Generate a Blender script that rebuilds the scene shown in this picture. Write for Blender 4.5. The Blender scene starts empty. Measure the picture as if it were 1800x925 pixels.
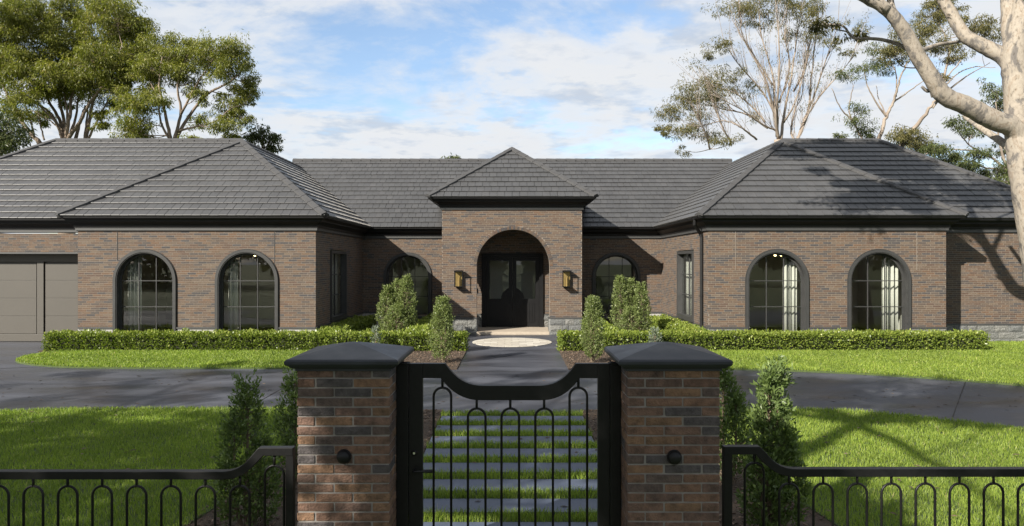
import bpy, bmesh, math, random
import numpy as np
from mathutils import Vector, Matrix

random.seed(7)
RNG = np.random.default_rng(7)
SC = bpy.context.scene
COL = SC.collection
PI = math.pi

# ------------------------------------------------------------------ camera
F = 1240.0      # focal length in pixels of the 1800 px wide photograph
H = 2.36        # camera height
cam = bpy.data.cameras.new("camera")
cam.sensor_width = 36.0
cam.lens = 36.0 * F / 1800.0
cam.clip_start = 0.05
cam.clip_end = 3000
camo = bpy.data.objects.new("camera", cam)
camo.location = (0, 0, H)
camo.rotation_euler = (PI / 2, 0, 0)
COL.objects.link(camo)
SC.camera = camo

# ------------------------------------------------------------------ light
EL, AZ = math.radians(30), math.radians(225)
SUN_FROM = Vector((math.sin(AZ) * math.cos(EL), math.cos(AZ) * math.cos(EL), math.sin(EL)))
sun = bpy.data.lights.new("sun", 'SUN')
sun.energy = 5.0
sun.angle = math.radians(0.5)
sun.color = (1.0, 0.93, 0.82)
suno = bpy.data.objects.new("sun", sun)
suno.rotation_euler = (-SUN_FROM).to_track_quat('-Z', 'Y').to_euler()
suno.location = SUN_FROM * 60
COL.objects.link(suno)

SC.view_settings.view_transform = 'Standard'
SC.view_settings.look = 'None'
SC.view_settings.exposure = 1.15
SC.view_settings.gamma = 1.0

world = bpy.data.worlds.new("World")
SC.world = world
world.use_nodes = True
wn, wl = world.node_tree.nodes, world.node_tree.links
wn.clear()


def N(nodes, typ, **kw):
    n = nodes.new(typ)
    for k, v in kw.items():
        setattr(n, k, v)
    return n


def ramp(nodes, stops, interp='LINEAR'):
    r = nodes.new('ShaderNodeValToRGB')
    cr = r.color_ramp
    cr.interpolation = interp
    while len(cr.elements) > 1:
        cr.elements.remove(cr.elements[0])
    for i, (p, c) in enumerate(stops):
        c = tuple(c) + (1,) if len(c) == 3 else c
        if i == 0:
            cr.elements[0].position = p
            cr.elements[0].color = c
        else:
            e = cr.elements.new(p)
            e.color = c
    return r


def math_node(nodes, links, op, a, b):
    m = nodes.new('ShaderNodeMath')
    m.operation = op
    for i, v in enumerate((a, b)):
        if isinstance(v, (int, float)):
            m.inputs[i].default_value = v
        else:
            links.new(v, m.inputs[i])
    return m.outputs[0]


def build_world():
    tc = N(wn, 'ShaderNodeTexCoord')
    sky = N(wn, 'ShaderNodeTexSky', sky_type='NISHITA')
    sky.sun_disc = False
    sky.sun_elevation = EL
    sky.sun_rotation = AZ
    sky.air_density = 1.0
    sky.dust_density = 0.6
    sky.ozone_density = 1.5
    sep = N(wn, 'ShaderNodeSeparateXYZ')
    wl.new(tc.outputs['Generated'], sep.inputs[0])
    zz = math_node(wn, wl, 'ADD', math_node(wn, wl, 'MAXIMUM', sep.outputs[2], 0.0), 0.10)
    cx = math_node(wn, wl, 'DIVIDE', sep.outputs[0], zz)
    cy = math_node(wn, wl, 'DIVIDE', sep.outputs[1], zz)
    comb = N(wn, 'ShaderNodeCombineXYZ')
    wl.new(cx, comb.inputs[0])
    wl.new(cy, comb.inputs[1])
    comb.inputs[2].default_value = 3.7
    n1 = N(wn, 'ShaderNodeTexNoise')
    n1.inputs['Scale'].default_value = 1.15
    n1.inputs['Detail'].default_value = 9
    n1.inputs['Roughness'].default_value = 0.62
    n1.inputs['Distortion'].default_value = 0.35
    wl.new(comb.outputs[0], n1.inputs['Vector'])
    n2 = N(wn, 'ShaderNodeTexNoise')
    n2.inputs['Scale'].default_value = 3.1
    n2.inputs['Detail'].default_value = 6
    n2.inputs['Roughness'].default_value = 0.6
    wl.new(comb.outputs[0], n2.inputs['Vector'])
    s = math_node(wn, wl, 'ADD', math_node(wn, wl, 'MULTIPLY', n1.outputs[0], 0.75),
                  math_node(wn, wl, 'MULTIPLY', n2.outputs[0], 0.25))
    cov = ramp(wn, [(0.37, (0.06,) * 3), (0.43, (0.42,) * 3), (0.48, (0.85,) * 3), (0.55, (1.0,) * 3)])
    wl.new(s, cov.inputs[0])
    shade = ramp(wn, [(0.36, (2.7, 3.0, 3.45)), (0.48, (3.75, 3.85, 3.98)), (0.58, (3.7, 3.82, 4.0)), (0.70, (2.9, 3.2, 3.65))])
    wl.new(n2.outputs[0], shade.inputs[0])
    mx = N(wn, 'ShaderNodeMix', data_type='RGBA')
    wl.new(cov.outputs[0], mx.inputs[0])
    blue = N(wn, 'ShaderNodeMix', data_type='RGBA', blend_type='MULTIPLY')
    blue.inputs[0].default_value = 1.0
    blue.inputs[7].default_value = (0.95, 0.95, 0.95, 1)
    wl.new(sky.outputs[0], blue.inputs[6])
    wl.new(blue.outputs[2], mx.inputs[6])
    wl.new(shade.outputs[0], mx.inputs[7])
    bg = N(wn, 'ShaderNodeBackground')
    bg.inputs[1].default_value = 0.10
    wl.new(mx.outputs[2], bg.inputs[0])
    out = N(wn, 'ShaderNodeOutputWorld')
    wl.new(bg.outputs[0], out.inputs[0])


build_world()

# ------------------------------------------------------------------ helpers


def P(px, py, Y):
    """a point of the photograph at distance Y, as a place in the world"""
    return Vector(((px - 900) * Y / F, Y, H - (py - 462) * Y / F))


def tag(o, label=None, cat=None, group=None, kind=None):
    if label:
        o['label'] = label
    if cat:
        o['category'] = cat
    if group:
        o['group'] = group
    if kind:
        o['kind'] = kind
    return o


def empty(name, loc=(0, 0, 0), parent=None, label=None, cat=None, group=None):
    o = bpy.data.objects.new(name, None)
    o.location = loc
    o.empty_display_size = 0.2
    COL.objects.link(o)
    if parent:
        o.parent = parent
    return tag(o, label, cat, group)


def link(name, me, parent=None, loc=None):
    o = bpy.data.objects.new(name, me)
    COL.objects.link(o)
    if parent:
        o.parent = parent
        # meshes are made in world coordinates: undo the root's translation
        o.matrix_parent_inverse = Matrix.Translation(-world_loc(parent))
    if loc is not None:
        o.location = loc
    return o


def world_loc(o):
    v = Vector((0, 0, 0))
    while o:
        v += Vector(o.location) + o.matrix_parent_inverse.translation
        o = o.parent
    return v


class MB:
    """collects faces; build() links them as one mesh object"""

    def __init__(self):
        self.v, self.f, self.r = [], [], []

    def add(self, vs, fs, r=None):
        b = len(self.v)
        self.v.extend([tuple(p) for p in vs])
        if r is None:
            r = random.random()
        for q in fs:
            self.f.append(tuple(i + b for i in q))
            self.r.append(r)

    def box(self, x0, x1, y0, y1, z0, z1, r=None):
        vs = [(x0, y0, z0), (x1, y0, z0), (x1, y1, z0), (x0, y1, z0),
              (x0, y0, z1), (x1, y0, z1), (x1, y1, z1), (x0, y1, z1)]
        self.add(vs, [(0, 3, 2, 1), (4, 5, 6, 7), (0, 1, 5, 4), (1, 2, 6, 5), (2, 3, 7, 6), (3, 0, 4, 7)], r)

    def frame_box(self, o, u, v, w, r=None):
        """box from corner o with edge vectors u, v, w"""
        o, u, v, w = Vector(o), Vector(u), Vector(v), Vector(w)
        vs = [o, o + u, o + u + v, o + v, o + w, o + u + w, o + u + v + w, o + v + w]
        self.add(vs, [(0, 3, 2, 1), (4, 5, 6, 7), (0, 1, 5, 4), (1, 2, 6, 5), (2, 3, 7, 6), (3, 0, 4, 7)], r)

    def prism(self, poly, w, r=None):
        """closed prism: polygon (3-d points) pushed along w"""
        n = len(poly)
        w = Vector(w)
        a = [Vector(p) for p in poly]
        vs = a + [p + w for p in a]
        fs = [tuple(range(n))[::-1], tuple(range(n, 2 * n))]
        for i in range(n):
            j = (i + 1) % n
            fs.append((i, j, n + j, n + i))
        self.add(vs, fs, r)

    def band(self, outer, inner, w, closed=False, r=None):
        """a strip between two polylines, pushed along w"""
        n = len(outer)
        w = Vector(w)
        o = [Vector(p) for p in outer]
        i_ = [Vector(p) for p in inner]
        vs = o + i_ + [p + w for p in o] + [p + w for p in i_]
        fs = []
        m = n if closed else n - 1
        for k in range(m):
            j = (k + 1) % n
            fs.append((k, j, n + j, n + k))
            fs.append((2 * n + k, 3 * n + k, 3 * n + j, 2 * n + j))
            fs.append((k, 2 * n + k, 2 * n + j, j))
            fs.append((n + k, n + j, 3 * n + j, 3 * n + k))
        if not closed:
            fs.append((0, n, 3 * n, 2 * n))
            fs.append((n - 1, 3 * n - 1, 4 * n - 1, 2 * n - 1))
        self.add(vs, fs, r)

    def tube(self, pts, radii, n=6, cap=True, r=None):
        pts = [Vector(p) for p in pts]
        if isinstance(radii, (int, float)):
            radii = [radii] * len(pts)
        vs, fs = [], []
        prev = None
        for i, p in enumerate(pts):
            if i == 0:
                t = pts[1] - p
            elif i == len(pts) - 1:
                t = p - pts[i - 1]
            else:
                t = (pts[i + 1] - pts[i]).normalized() + (p - pts[i - 1]).normalized()
            t = t.normalized() if t.length > 1e-9 else Vector((0, 0, 1))
            if prev is None:
                a = t.cross(Vector((0.31, 0.2, 0.93)))
                if a.length < 1e-3:
                    a = t.cross(Vector((1, 0, 0)))
            else:
                a = prev - t * prev.dot(t)
                if a.length < 1e-4:
                    a = t.cross(Vector((1, 0.3, 0)))
            a.normalize()
            prev = a
            b = t.cross(a)
            for k in range(n):
                q = 2 * PI * k / n
                vs.append(p + (a * math.cos(q) + b * math.sin(q)) * radii[i])
        for i in range(len(pts) - 1):
            for k in range(n):
                j = (k + 1) % n
                fs.append((i * n + k, i * n + j, (i + 1) * n + j, (i + 1) * n + k))
        if cap:
            fs.append(tuple(range(n))[::-1])
            m = (len(pts) - 1) * n
            fs.append(tuple(range(m, m + n)))
        self.add(vs, fs, r)

    def lathe(self, c, prof, n=20, axis='z', r=None):
        """prof: (radius, height) pairs turned about an axis through c"""
        c = Vector(c)
        vs, fs = [], []
        for (rad, h) in prof:
            for k in range(n):
                a = 2 * PI * k / n
                x, y = rad * math.cos(a), rad * math.sin(a)
                if axis == 'z':
                    vs.append(c + Vector((x, y, h)))
                else:               # turned about -Y (towards the street)
                    vs.append(c + Vector((x, -h, y)))
        m = len(prof)
        for i in range(m - 1):
            for k in range(n):
                j = (k + 1) % n
                q = (i * n + k, i * n + j, (i + 1) * n + j, (i + 1) * n + k)
                fs.append(q)
        fs.append(tuple(range(n))[::-1])
        fs.append(tuple(range((m - 1) * n, m * n)))
        self.add(vs, fs, r)

    def build(self, name, mat, parent=None, smooth=False, bevel=0.0):
        me = bpy.data.meshes.new(name)
        me.from_pydata(self.v, [], self.f)
        a = me.attributes.new('rnd', 'FLOAT', 'FACE')
        a.data.foreach_set('value', self.r)
        me.materials.append(mat)
        bm = bmesh.new()
        bm.from_mesh(me)
        bmesh.ops.recalc_face_normals(bm, faces=bm.faces)
        if bevel:
            bmesh.ops.bevel(bm, geom=[e for e in bm.edges if e.calc_face_angle(0) > 0.6], offset=bevel,
                            segments=2, affect='EDGES', profile=0.6)
        bm.to_mesh(me)
        bm.free()
        if smooth:
            me.polygons.foreach_set('use_smooth', [True] * len(me.polygons))
        me.update()
        return link(name, me, parent)


def quad_mesh(name, verts, k, rnd, mat, parent=None):
    """verts (N*k,3): N separate k-gons in one mesh"""
    n = len(verts) // k
    me = bpy.data.meshes.new(name)
    me.vertices.add(n * k)
    me.vertices.foreach_set('co', np.ascontiguousarray(verts, dtype=np.float32).ravel())
    me.loops.add(n * k)
    me.loops.foreach_set('vertex_index', np.arange(n * k, dtype=np.int32))
    me.polygons.add(n)
    me.polygons.foreach_set('loop_start', np.arange(0, n * k, k, dtype=np.int32))
    a = me.attributes.new('rnd', 'FLOAT', 'FACE')
    a.data.foreach_set('value', np.asarray(rnd, dtype=np.float32))
    me.materials.append(mat)
    me.update(calc_edges=True)
    return link(name, me, parent)


def unit(a):
    return a / np.maximum(np.linalg.norm(a, axis=1, keepdims=True), 1e-9)


def leaf_verts(pos, d, length, width, fold=0.25):
    """diamond leaves: base, side, tip, side"""
    n = len(pos)
    d = unit(d)
    side = unit(np.cross(d, RNG.normal(size=(n, 3))))
    up = np.cross(side, d)
    L = np.asarray(length).reshape(-1, 1) * np.ones((n, 1))
    W = np.asarray(width).reshape(-1, 1) * np.ones((n, 1))
    mid = pos + d * L * 0.42 - up * W * fold
    v = np.stack([pos, mid + side * W * 0.5, pos + d * L - up * W * fold * 0.4, mid - side * W * 0.5], axis=1)
    return v.reshape(-1, 3)


# ------------------------------------------------------------------ materials


def principled(name):
    m = bpy.data.materials.new(name)
    m.use_nodes = True
    nt = m.node_tree
    return m, nt.nodes, nt.links, nt.nodes['Principled BSDF']


def surf(name, c1, c2=None, scale=6.0, detail=6, rough=0.8, rough2=None, bump=0.0, bscale=60.0, bdist=0.01,
         palette=None, source=None, var=0.25, metallic=0.0, spec=0.5, stretch=None, coat=0.0, contrast=(0.3, 0.7)):
    """general procedural surface; palette + source ('face' or 'object') gives each piece its own colour"""
    m, n, l, b = principled(name)
    geo = N(n, 'ShaderNodeNewGeometry')
    vec = geo.outputs['Position']
    if stretch:
        mp = N(n, 'ShaderNodeMapping')
        mp.inputs['Scale'].default_value = stretch
        l.new(vec, mp.inputs[0])
        vec = mp.outputs[0]
    nz = N(n, 'ShaderNodeTexNoise')
    nz.inputs['Scale'].default_value = scale
    nz.inputs['Detail'].default_value = detail
    nz.inputs['Roughness'].default_value = 0.6
    l.new(vec, nz.inputs['Vector'])
    if palette:
        if source == 'face':
            at = N(n, 'ShaderNodeAttribute', attribute_name='rnd')
            fac = at.outputs['Fac']
        else:
            oi = N(n, 'ShaderNodeObjectInfo')
            fac = oi.outputs['Random']
        r = ramp(n, [(i / len(palette), c) for i, c in enumerate(palette)], 'CONSTANT' if source else 'LINEAR')
        l.new(fac, r.inputs[0])
        vr = ramp(n, [(contrast[0], (1 - var,) * 3), (contrast[1], (1 + var,) * 3)])
        l.new(nz.outputs[0], vr.inputs[0])
        mx = N(n, 'ShaderNodeMix', data_type='RGBA', blend_type='MULTIPLY')
        mx.inputs[0].default_value = 1.0
        l.new(r.outputs[0], mx.inputs[6])
        l.new(vr.outputs[0], mx.inputs[7])
        l.new(mx.outputs[2], b.inputs['Base Color'])
    else:
        r = ramp(n, [(contrast[0], c1), (contrast[1], c2 or c1)])
        l.new(nz.outputs[0], r.inputs[0])
        l.new(r.outputs[0], b.inputs['Base Color'])
    b.inputs['Roughness'].default_value = rough
    if rough2 is not None:
        rr = ramp(n, [(0.35, (rough,) * 3), (0.65, (rough2,) * 3)])
        l.new(nz.outputs[0], rr.inputs[0])
        l.new(rr.outputs[0], b.inputs['Roughness'])
    b.inputs['Metallic'].default_value = metallic
    b.inputs['Specular IOR Level'].default_value = spec
    b.inputs['Coat Weight'].default_value = coat
    if bump:
        nb = N(n, 'ShaderNodeTexNoise')
        nb.inputs['Scale'].default_value = bscale
        nb.inputs['Detail'].default_value = 5
        l.new(geo.outputs['Position'], nb.inputs['Vector'])
        bp = N(n, 'ShaderNodeBump')
        bp.inputs['Strength'].default_value = bump
        bp.inputs['Distance'].default_value = bdist
        l.new(nb.outputs[0], bp.inputs['Height'])
        l.new(bp.outputs[0], b.inputs['Normal'])
    return m


def dusty_sheen(m, w):
    b = m.node_tree.nodes['Principled BSDF']
    b.inputs['Sheen Weight'].default_value = w  # warm sheen added to brighten the tiles at grazing view
    b.inputs['Sheen Roughness'].default_value = 0.45
    b.inputs['Sheen Tint'].default_value = (1.0, 0.95, 0.88, 1)
    return m


def leaf_mat(name, stops, trans=0.35, rough=0.5, tint=(1.1, 1.25, 0.5), patch=None):
    m, n, l, b = principled(name)
    at = N(n, 'ShaderNodeAttribute', attribute_name='rnd')
    r = ramp(n, stops)
    l.new(at.outputs['Fac'], r.inputs[0])
    col = r.outputs[0]
    if patch:
        geo = N(n, 'ShaderNodeNewGeometry')
        nz = N(n, 'ShaderNodeTexNoise')
        nz.inputs['Scale'].default_value = patch[0]
        nz.inputs['Detail'].default_value = 4
        l.new(geo.outputs['Position'], nz.inputs['Vector'])
        vr = ramp(n, [(0.3, (1 - patch[1],) * 3), (0.7, (1 + patch[1], 1 + patch[1] * 0.8, 1 + patch[1] * 0.3))])
        l.new(nz.outputs[0], vr.inputs[0])
        mx = N(n, 'ShaderNodeMix', data_type='RGBA', blend_type='MULTIPLY')
        mx.inputs[0].default_value = 1.0
        l.new(col, mx.inputs[6])
        l.new(vr.outputs[0], mx.inputs[7])
        col = mx.outputs[2]
    l.new(col, b.inputs['Base Color'])
    b.inputs['Roughness'].default_value = rough
    b.inputs['Specular IOR Level'].default_value = 0.3
    t = N(n, 'ShaderNodeBsdfTranslucent')
    tm = N(n, 'ShaderNodeMix', data_type='RGBA', blend_type='MULTIPLY')
    tm.inputs[0].default_value = 1.0
    tm.inputs[7].default_value = tint + (1,)
    l.new(col, tm.inputs[6])
    l.new(tm.outputs[2], t.inputs[0])
    ms = N(n, 'ShaderNodeMixShader')
    ms.inputs[0].default_value = trans
    l.new(b.outputs[0], ms.inputs[1])
    l.new(t.outputs[0], ms.inputs[2])
    l.new(ms.outputs[0], n['Material Output'].inputs[0])
    return m


def gum_bark():
    """smooth gum bark: cream with grey and tan plates where it has shed, darker flecks"""
    m, n, l, b = principled("pale_gum_bark")
    geo = N(n, 'ShaderNodeNewGeometry')
    mp = N(n, 'ShaderNodeMapping')
    mp.inputs['Scale'].default_value = (1.5, 1.5, 0.8)
    l.new(geo.outputs['Position'], mp.inputs[0])
    n1 = N(n, 'ShaderNodeTexNoise')
    n1.inputs['Scale'].default_value = 2.4
    n1.inputs['Detail'].default_value = 7
    n1.inputs['Roughness'].default_value = 0.65
    n1.inputs['Distortion'].default_value = 0.6
    l.new(mp.outputs[0], n1.inputs['Vector'])
    r1 = ramp(n, [(0.38, (0.11, 0.10, 0.092)), (0.44, (0.15, 0.137, 0.122)), (0.47, (0.235, 0.205, 0.17)), (0.56, (0.275, 0.245, 0.205)), (0.60, (0.22, 0.18, 0.14)), (0.68, (0.29, 0.262, 0.225))])
    l.new(n1.outputs[0], r1.inputs[0])
    n2 = N(n, 'ShaderNodeTexNoise')
    n2.inputs['Scale'].default_value = 13
    n2.inputs['Detail'].default_value = 5
    l.new(mp.outputs[0], n2.inputs['Vector'])
    r2 = ramp(n, [(0.30, (0.55, 0.53, 0.5)), (0.42, (0.95,) * 3), (0.7, (1.08,) * 3)])
    l.new(n2.outputs[0], r2.inputs[0])
    mx = N(n, 'ShaderNodeMix', data_type='RGBA', blend_type='MULTIPLY')
    mx.inputs[0].default_value = 1.0
    l.new(r1.outputs[0], mx.inputs[6])
    l.new(r2.outputs[0], mx.inputs[7])
    l.new(mx.outputs[2], b.inputs['Base Color'])
    b.inputs['Roughness'].default_value = 0.8
    b.inputs['Specular IOR Level'].default_value = 0.25
    bp = N(n, 'ShaderNodeBump')
    bp.inputs['Strength'].default_value = 0.4
    bp.inputs['Distance'].default_value = 0.02
    l.new(n2.outputs[0], bp.inputs['Height'])
    l.new(bp.outputs[0], b.inputs['Normal'])
    return m


def glass_mat():
    m, n, l, b = principled("window_glass")
    n.remove(b)
    fr = N(n, 'ShaderNodeFresnel')
    fr.inputs[0].default_value = 1.55
    tr = N(n, 'ShaderNodeBsdfTransparent')
    tr.inputs[0].default_value = (0.95, 0.97, 0.955, 1)
    gl = N(n, 'ShaderNodeBsdfGlossy')
    gl.inputs['Roughness'].default_value = 0.01
    geo = N(n, 'ShaderNodeNewGeometry')      # the inner face of a pane adds no second mirror
    front = math_node(n, l, 'SUBTRACT', 1.0, geo.outputs['Backfacing'])
    fac = math_node(n, l, 'MULTIPLY', math_node(n, l, 'ADD', math_node(n, l, 'MULTIPLY', fr.outputs[0], 1.3), 0.03), front)
    ms = N(n, 'ShaderNodeMixShader')
    l.new(fac, ms.inputs[0])
    l.new(tr.outputs[0], ms.inputs[1])
    l.new(gl.outputs[0], ms.inputs[2])
    l.new(ms.outputs[0], n['Material Output'].inputs[0])
    return m


def glow_mat(name, col, strength):
    m, n, l, b = principled(name)
    b.inputs['Base Color'].default_value = col + (1,)
    b.inputs['Emission Color'].default_value = col + (1,)
    b.inputs['Emission Strength'].default_value = strength
    return m


BRICKS = [(0.0874, 0.0586, 0.0402), (0.0774, 0.0521, 0.0372), (0.0960, 0.0628, 0.0410), (0.0702, 0.0521, 0.0410), (0.0717, 0.0457, 0.0328), (0.0888, 0.0622, 0.0432),
          (0.0545, 0.0451, 0.0402), (0.0788, 0.0564, 0.0410), (0.1003, 0.0743, 0.0536), (0.0416, 0.0386, 0.0395), (0.0845, 0.0543, 0.0372), (0.0602, 0.0478, 0.0410),
          (0.0831, 0.0608, 0.0447), (0.0473, 0.0429, 0.0424), (0.0974, 0.0586, 0.0358), (0.0752, 0.0586, 0.0477)]
M = {}
M['brick'] = surf("house_brick", None, palette=BRICKS, source='face', scale=30, var=0.3, rough=0.9, bump=0.3, bscale=45)
M['mortar'] = surf("mortar", (0.1554, 0.1345, 0.1120), (0.1974, 0.1701, 0.1428), scale=12, rough=0.95)
M['pillar_brick'] = surf("pillar_brick", None, palette=[(0.0577, 0.0499, 0.0500), (0.1257, 0.0714, 0.0465), (0.1047, 0.0601, 0.0415), (0.1467, 0.0848, 0.0500), (0.0891, 0.0547, 0.0415),
                                                        (0.1204, 0.0714, 0.0500), (0.1309, 0.0767, 0.0443), (0.0734, 0.0520, 0.0443), (0.1099, 0.0654, 0.0472)],
                         source='object', scale=16, var=0.55, rough=0.92, bump=0.9, bscale=70, bdist=0.012)
M['pillar_brick_joined'] = surf("pillar_brick_joined", None, palette=[(0.1257, 0.0714, 0.0465), (0.1047, 0.0601, 0.0415), (0.0891, 0.0547, 0.0415), (0.1204, 0.0714, 0.0500)],
                                source='face', scale=16, var=0.4, rough=0.92, bump=0.8, bscale=70, bdist=0.012)
M['pillar_mortar'] = surf("pillar_mortar", (0.1488, 0.1365, 0.1240), (0.2158, 0.2010, 0.1880), scale=14, rough=0.95, bump=0.4, bscale=160, bdist=0.004)
TILES = [(0.0410, 0.0418, 0.0441), (0.0432, 0.0441, 0.0464), (0.0387, 0.0396, 0.0423), (0.0450, 0.0455, 0.0478), (0.0418, 0.0428, 0.0455), (0.0396, 0.0405, 0.0432)]
M['tile'] = surf("roof_tile", None, palette=TILES, source='object', scale=1.6, detail=9, var=0.16, rough=0.47, bump=0.12, bscale=60, spec=0.34)
M['tile_joined'] = surf("roof_tile_joined", None, palette=TILES, source='face', scale=1.6, detail=9, var=0.16, rough=0.47, bump=0.12, bscale=60, spec=0.34)
for k_ in ('tile', 'tile_joined'):
    dusty_sheen(M[k_], 0.13)
M['ridge'] = surf("ridge_tile", (0.0387, 0.0387, 0.0405), (0.0504, 0.0504, 0.0519), scale=5, rough=0.8, bump=0.2, bscale=50)
M['black'] = surf("black_painted_timber", (0.009, 0.009, 0.0095), (0.013, 0.013, 0.0135), scale=4, rough=0.5, spec=0.25)
M['charcoal'] = surf("charcoal_trim", (0.036, 0.037, 0.037), (0.046, 0.046, 0.046), scale=5, rough=0.55)
M['frame'] = surf("window_frame_paint", (0.032, 0.033, 0.033), (0.042, 0.042, 0.042), scale=5, rough=0.5, spec=0.3)
M['iron'] = surf("black_powdercoat", (0.006, 0.006, 0.0065), (0.009, 0.009, 0.0095), scale=30, rough=0.42, spec=0.22, bump=0.05, bscale=300)
M['cap'] = surf("pillar_cap_coating", (0.014, 0.016, 0.021), (0.024, 0.027, 0.034), scale=5, rough=0.40, rough2=0.55, bump=0.12, bscale=90, bdist=0.004, spec=0.35)
M['stone'] = surf("split_faced_stone", None, palette=[(0.1247, 0.1273, 0.1204), (0.1032, 0.1066, 0.1049), (0.1419, 0.1419, 0.1333), (0.1118, 0.1161, 0.1118)],
                  source='object', scale=22, var=0.35, rough=0.95, bump=1.0, bscale=28, bdist=0.03)
M['stone_mortar'] = surf("stone_mortar", (0.2838, 0.2838, 0.2666), (0.3440, 0.3354, 0.3182), scale=12, rough=0.95)
M['garage'] = surf("garage_door_paint", (0.0547, 0.0495, 0.0408), (0.0599, 0.0540, 0.0445), scale=2, rough=0.55)
M['drive'] = surf("charcoal_concrete", (0.0192, 0.0211, 0.0282), (0.0681, 0.0725, 0.0880), scale=1.1, detail=11, rough=0.30, rough2=0.58, spec=0.4,
                  bump=0.25, bscale=120, bdist=0.004, stretch=(0.30, 1.0, 1.0), contrast=(0.30, 0.68))
M['paver'] = surf("blue_grey_paver", (0.0450, 0.0568, 0.0874), (0.0663, 0.0818, 0.1216), scale=2.5, detail=8, rough=0.5, rough2=0.65, bump=0.15, bscale=140, bdist=0.003)
M['soil'] = surf("dark_soil", (0.030, 0.020, 0.012), (0.075, 0.048, 0.028), scale=30, rough=0.95, bump=0.8, bscale=55, bdist=0.03)
M['mulch'] = surf("bark_mulch", None, palette=[(0.085, 0.055, 0.036), (0.062, 0.040, 0.027), (0.11, 0.074, 0.049), (0.042, 0.028, 0.020), (0.135, 0.098, 0.07)],
                  source='face', scale=40, var=0.3, rough=0.95)
M['turf'] = surf("turf_ground", (0.035, 0.055, 0.014), (0.060, 0.085, 0.022), scale=9, rough=0.95, bump=0.6, bscale=60, bdist=0.03)
M['far_ground'] = surf("distant_grass", (0.045, 0.065, 0.02), (0.075, 0.095, 0.03), scale=0.3, rough=0.95)
M['cream_stone'] = surf("cream_limestone", None, palette=[(0.3956, 0.3698, 0.3096), (0.3612, 0.3311, 0.2795), (0.4300, 0.4042, 0.3526), (0.3440, 0.3182, 0.2752)],
                        source='object', scale=7, var=0.12, rough=0.75)
M['step'] = surf("sandstone_step", (0.2924, 0.2451, 0.1935), (0.3612, 0.3096, 0.2451), scale=6, rough=0.8)
M['door'] = surf("black_door_paint", (0.007, 0.007, 0.0075), (0.010, 0.010, 0.0105), scale=6, rough=0.5, spec=0.18)
M['room'] = surf("room_plaster", (0.46, 0.44, 0.40), (0.54, 0.52, 0.47), scale=1.5, rough=0.9)
M['room_floor'] = surf("room_floor", (0.12, 0.085, 0.055), (0.17, 0.12, 0.08), scale=3, rough=0.5)
M['curtain'] = surf("linen_curtain", (0.3874, 0.3764, 0.3432), (0.4207, 0.4096, 0.3819), scale=10, rough=0.9)
M['brass'] = surf("aged_brass", (0.2160, 0.1512, 0.0525), (0.3024, 0.2160, 0.0825), scale=14, rough=0.4, metallic=0.6)
M['steel'] = surf("brushed_steel", (0.5, 0.5, 0.5), (0.6, 0.6, 0.6), scale=40, rough=0.3, metallic=1.0)
M['glass'] = glass_mat()
M['bulb'] = glow_mat("warm_bulb", (1.0, 0.72, 0.32), 6.0)
M['bark_pale'] = gum_bark()
M['bark_brown'] = surf("brown_gum_bark", (0.115, 0.085, 0.062), (0.26, 0.205, 0.16), scale=3, detail=6, rough=0.9, stretch=(1, 1, 0.4))
M['bark_white'] = surf("white_gum_bark", (0.1680, 0.1302, 0.1008), (0.2856, 0.2436, 0.2016), scale=3, detail=6, rough=0.9, stretch=(1, 1, 0.4))
M['stem'] = surf("shrub_stem", (0.10, 0.075, 0.05), (0.16, 0.12, 0.08), scale=12, rough=0.9)
M['core'] = surf("hedge_twigs", (0.012, 0.016, 0.006), (0.022, 0.026, 0.010), scale=20, rough=1.0)
M['gum_leaf'] = leaf_mat("gum_leaf", [(0.0, (0.0840, 0.1026, 0.0198)), (0.5, (0.1620, 0.1710, 0.0330)), (0.85, (0.2400, 0.2280, 0.0462)), (1, (0.2880, 0.2166, 0.0660))], 0.4, 0.45)
M['dark_leaf'] = leaf_mat("dark_gum_leaf", [(0.0, (0.035, 0.050, 0.018)), (0.6, (0.075, 0.092, 0.030)), (1, (0.12, 0.13, 0.042))], 0.25, 0.45)
M['olive_leaf'] = leaf_mat("olive_gum_leaf", [(0.0, (0.065, 0.068, 0.024)), (0.6, (0.125, 0.115, 0.042)), (1, (0.19, 0.15, 0.06))], 0.3, 0.5)
M['hedge_leaf'] = leaf_mat("hedge_leaf", [(0.0, (0.0780, 0.1160, 0.0207)), (0.5, (0.1500, 0.1972, 0.0345)), (0.85, (0.2280, 0.2726, 0.0517)), (1, (0.3480, 0.3596, 0.1035))], 0.3, 0.35)
M['shrub_leaf'] = leaf_mat("shrub_leaf", [(0.0, (0.075, 0.105, 0.036)), (0.5, (0.16, 0.20, 0.070)), (0.85, (0.26, 0.30, 0.12)), (1, (0.40, 0.42, 0.22))], 0.35, 0.35)
M['near_leaf'] = leaf_mat("column_shrub_leaf", [(0.0, (0.0553, 0.0870, 0.0313)), (0.5, (0.1105, 0.1566, 0.0522)), (0.85, (0.1700, 0.2306, 0.0740)), (1, (0.2635, 0.3219, 0.1305))], 0.35, 0.35)
M['grey_leaf'] = leaf_mat("grey_leaf", [(0.0, (0.10, 0.13, 0.10)), (1, (0.22, 0.25, 0.19))], 0.25, 0.5)
M['grass'] = leaf_mat("grass_blade", [(0.0, (0.1020, 0.1661, 0.0264)), (0.5, (0.2136, 0.2902, 0.0528)), (0.85, (0.3000, 0.3721, 0.0748)), (0.97, (0.3720, 0.4036, 0.1210)), (1.0, (0.4320, 0.3861, 0.1760))], 0.45, 0.45, tint=(1.05, 1.2, 0.6), patch=(0.8, 0.2))

# ------------------------------------------------------------------ the ground


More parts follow.
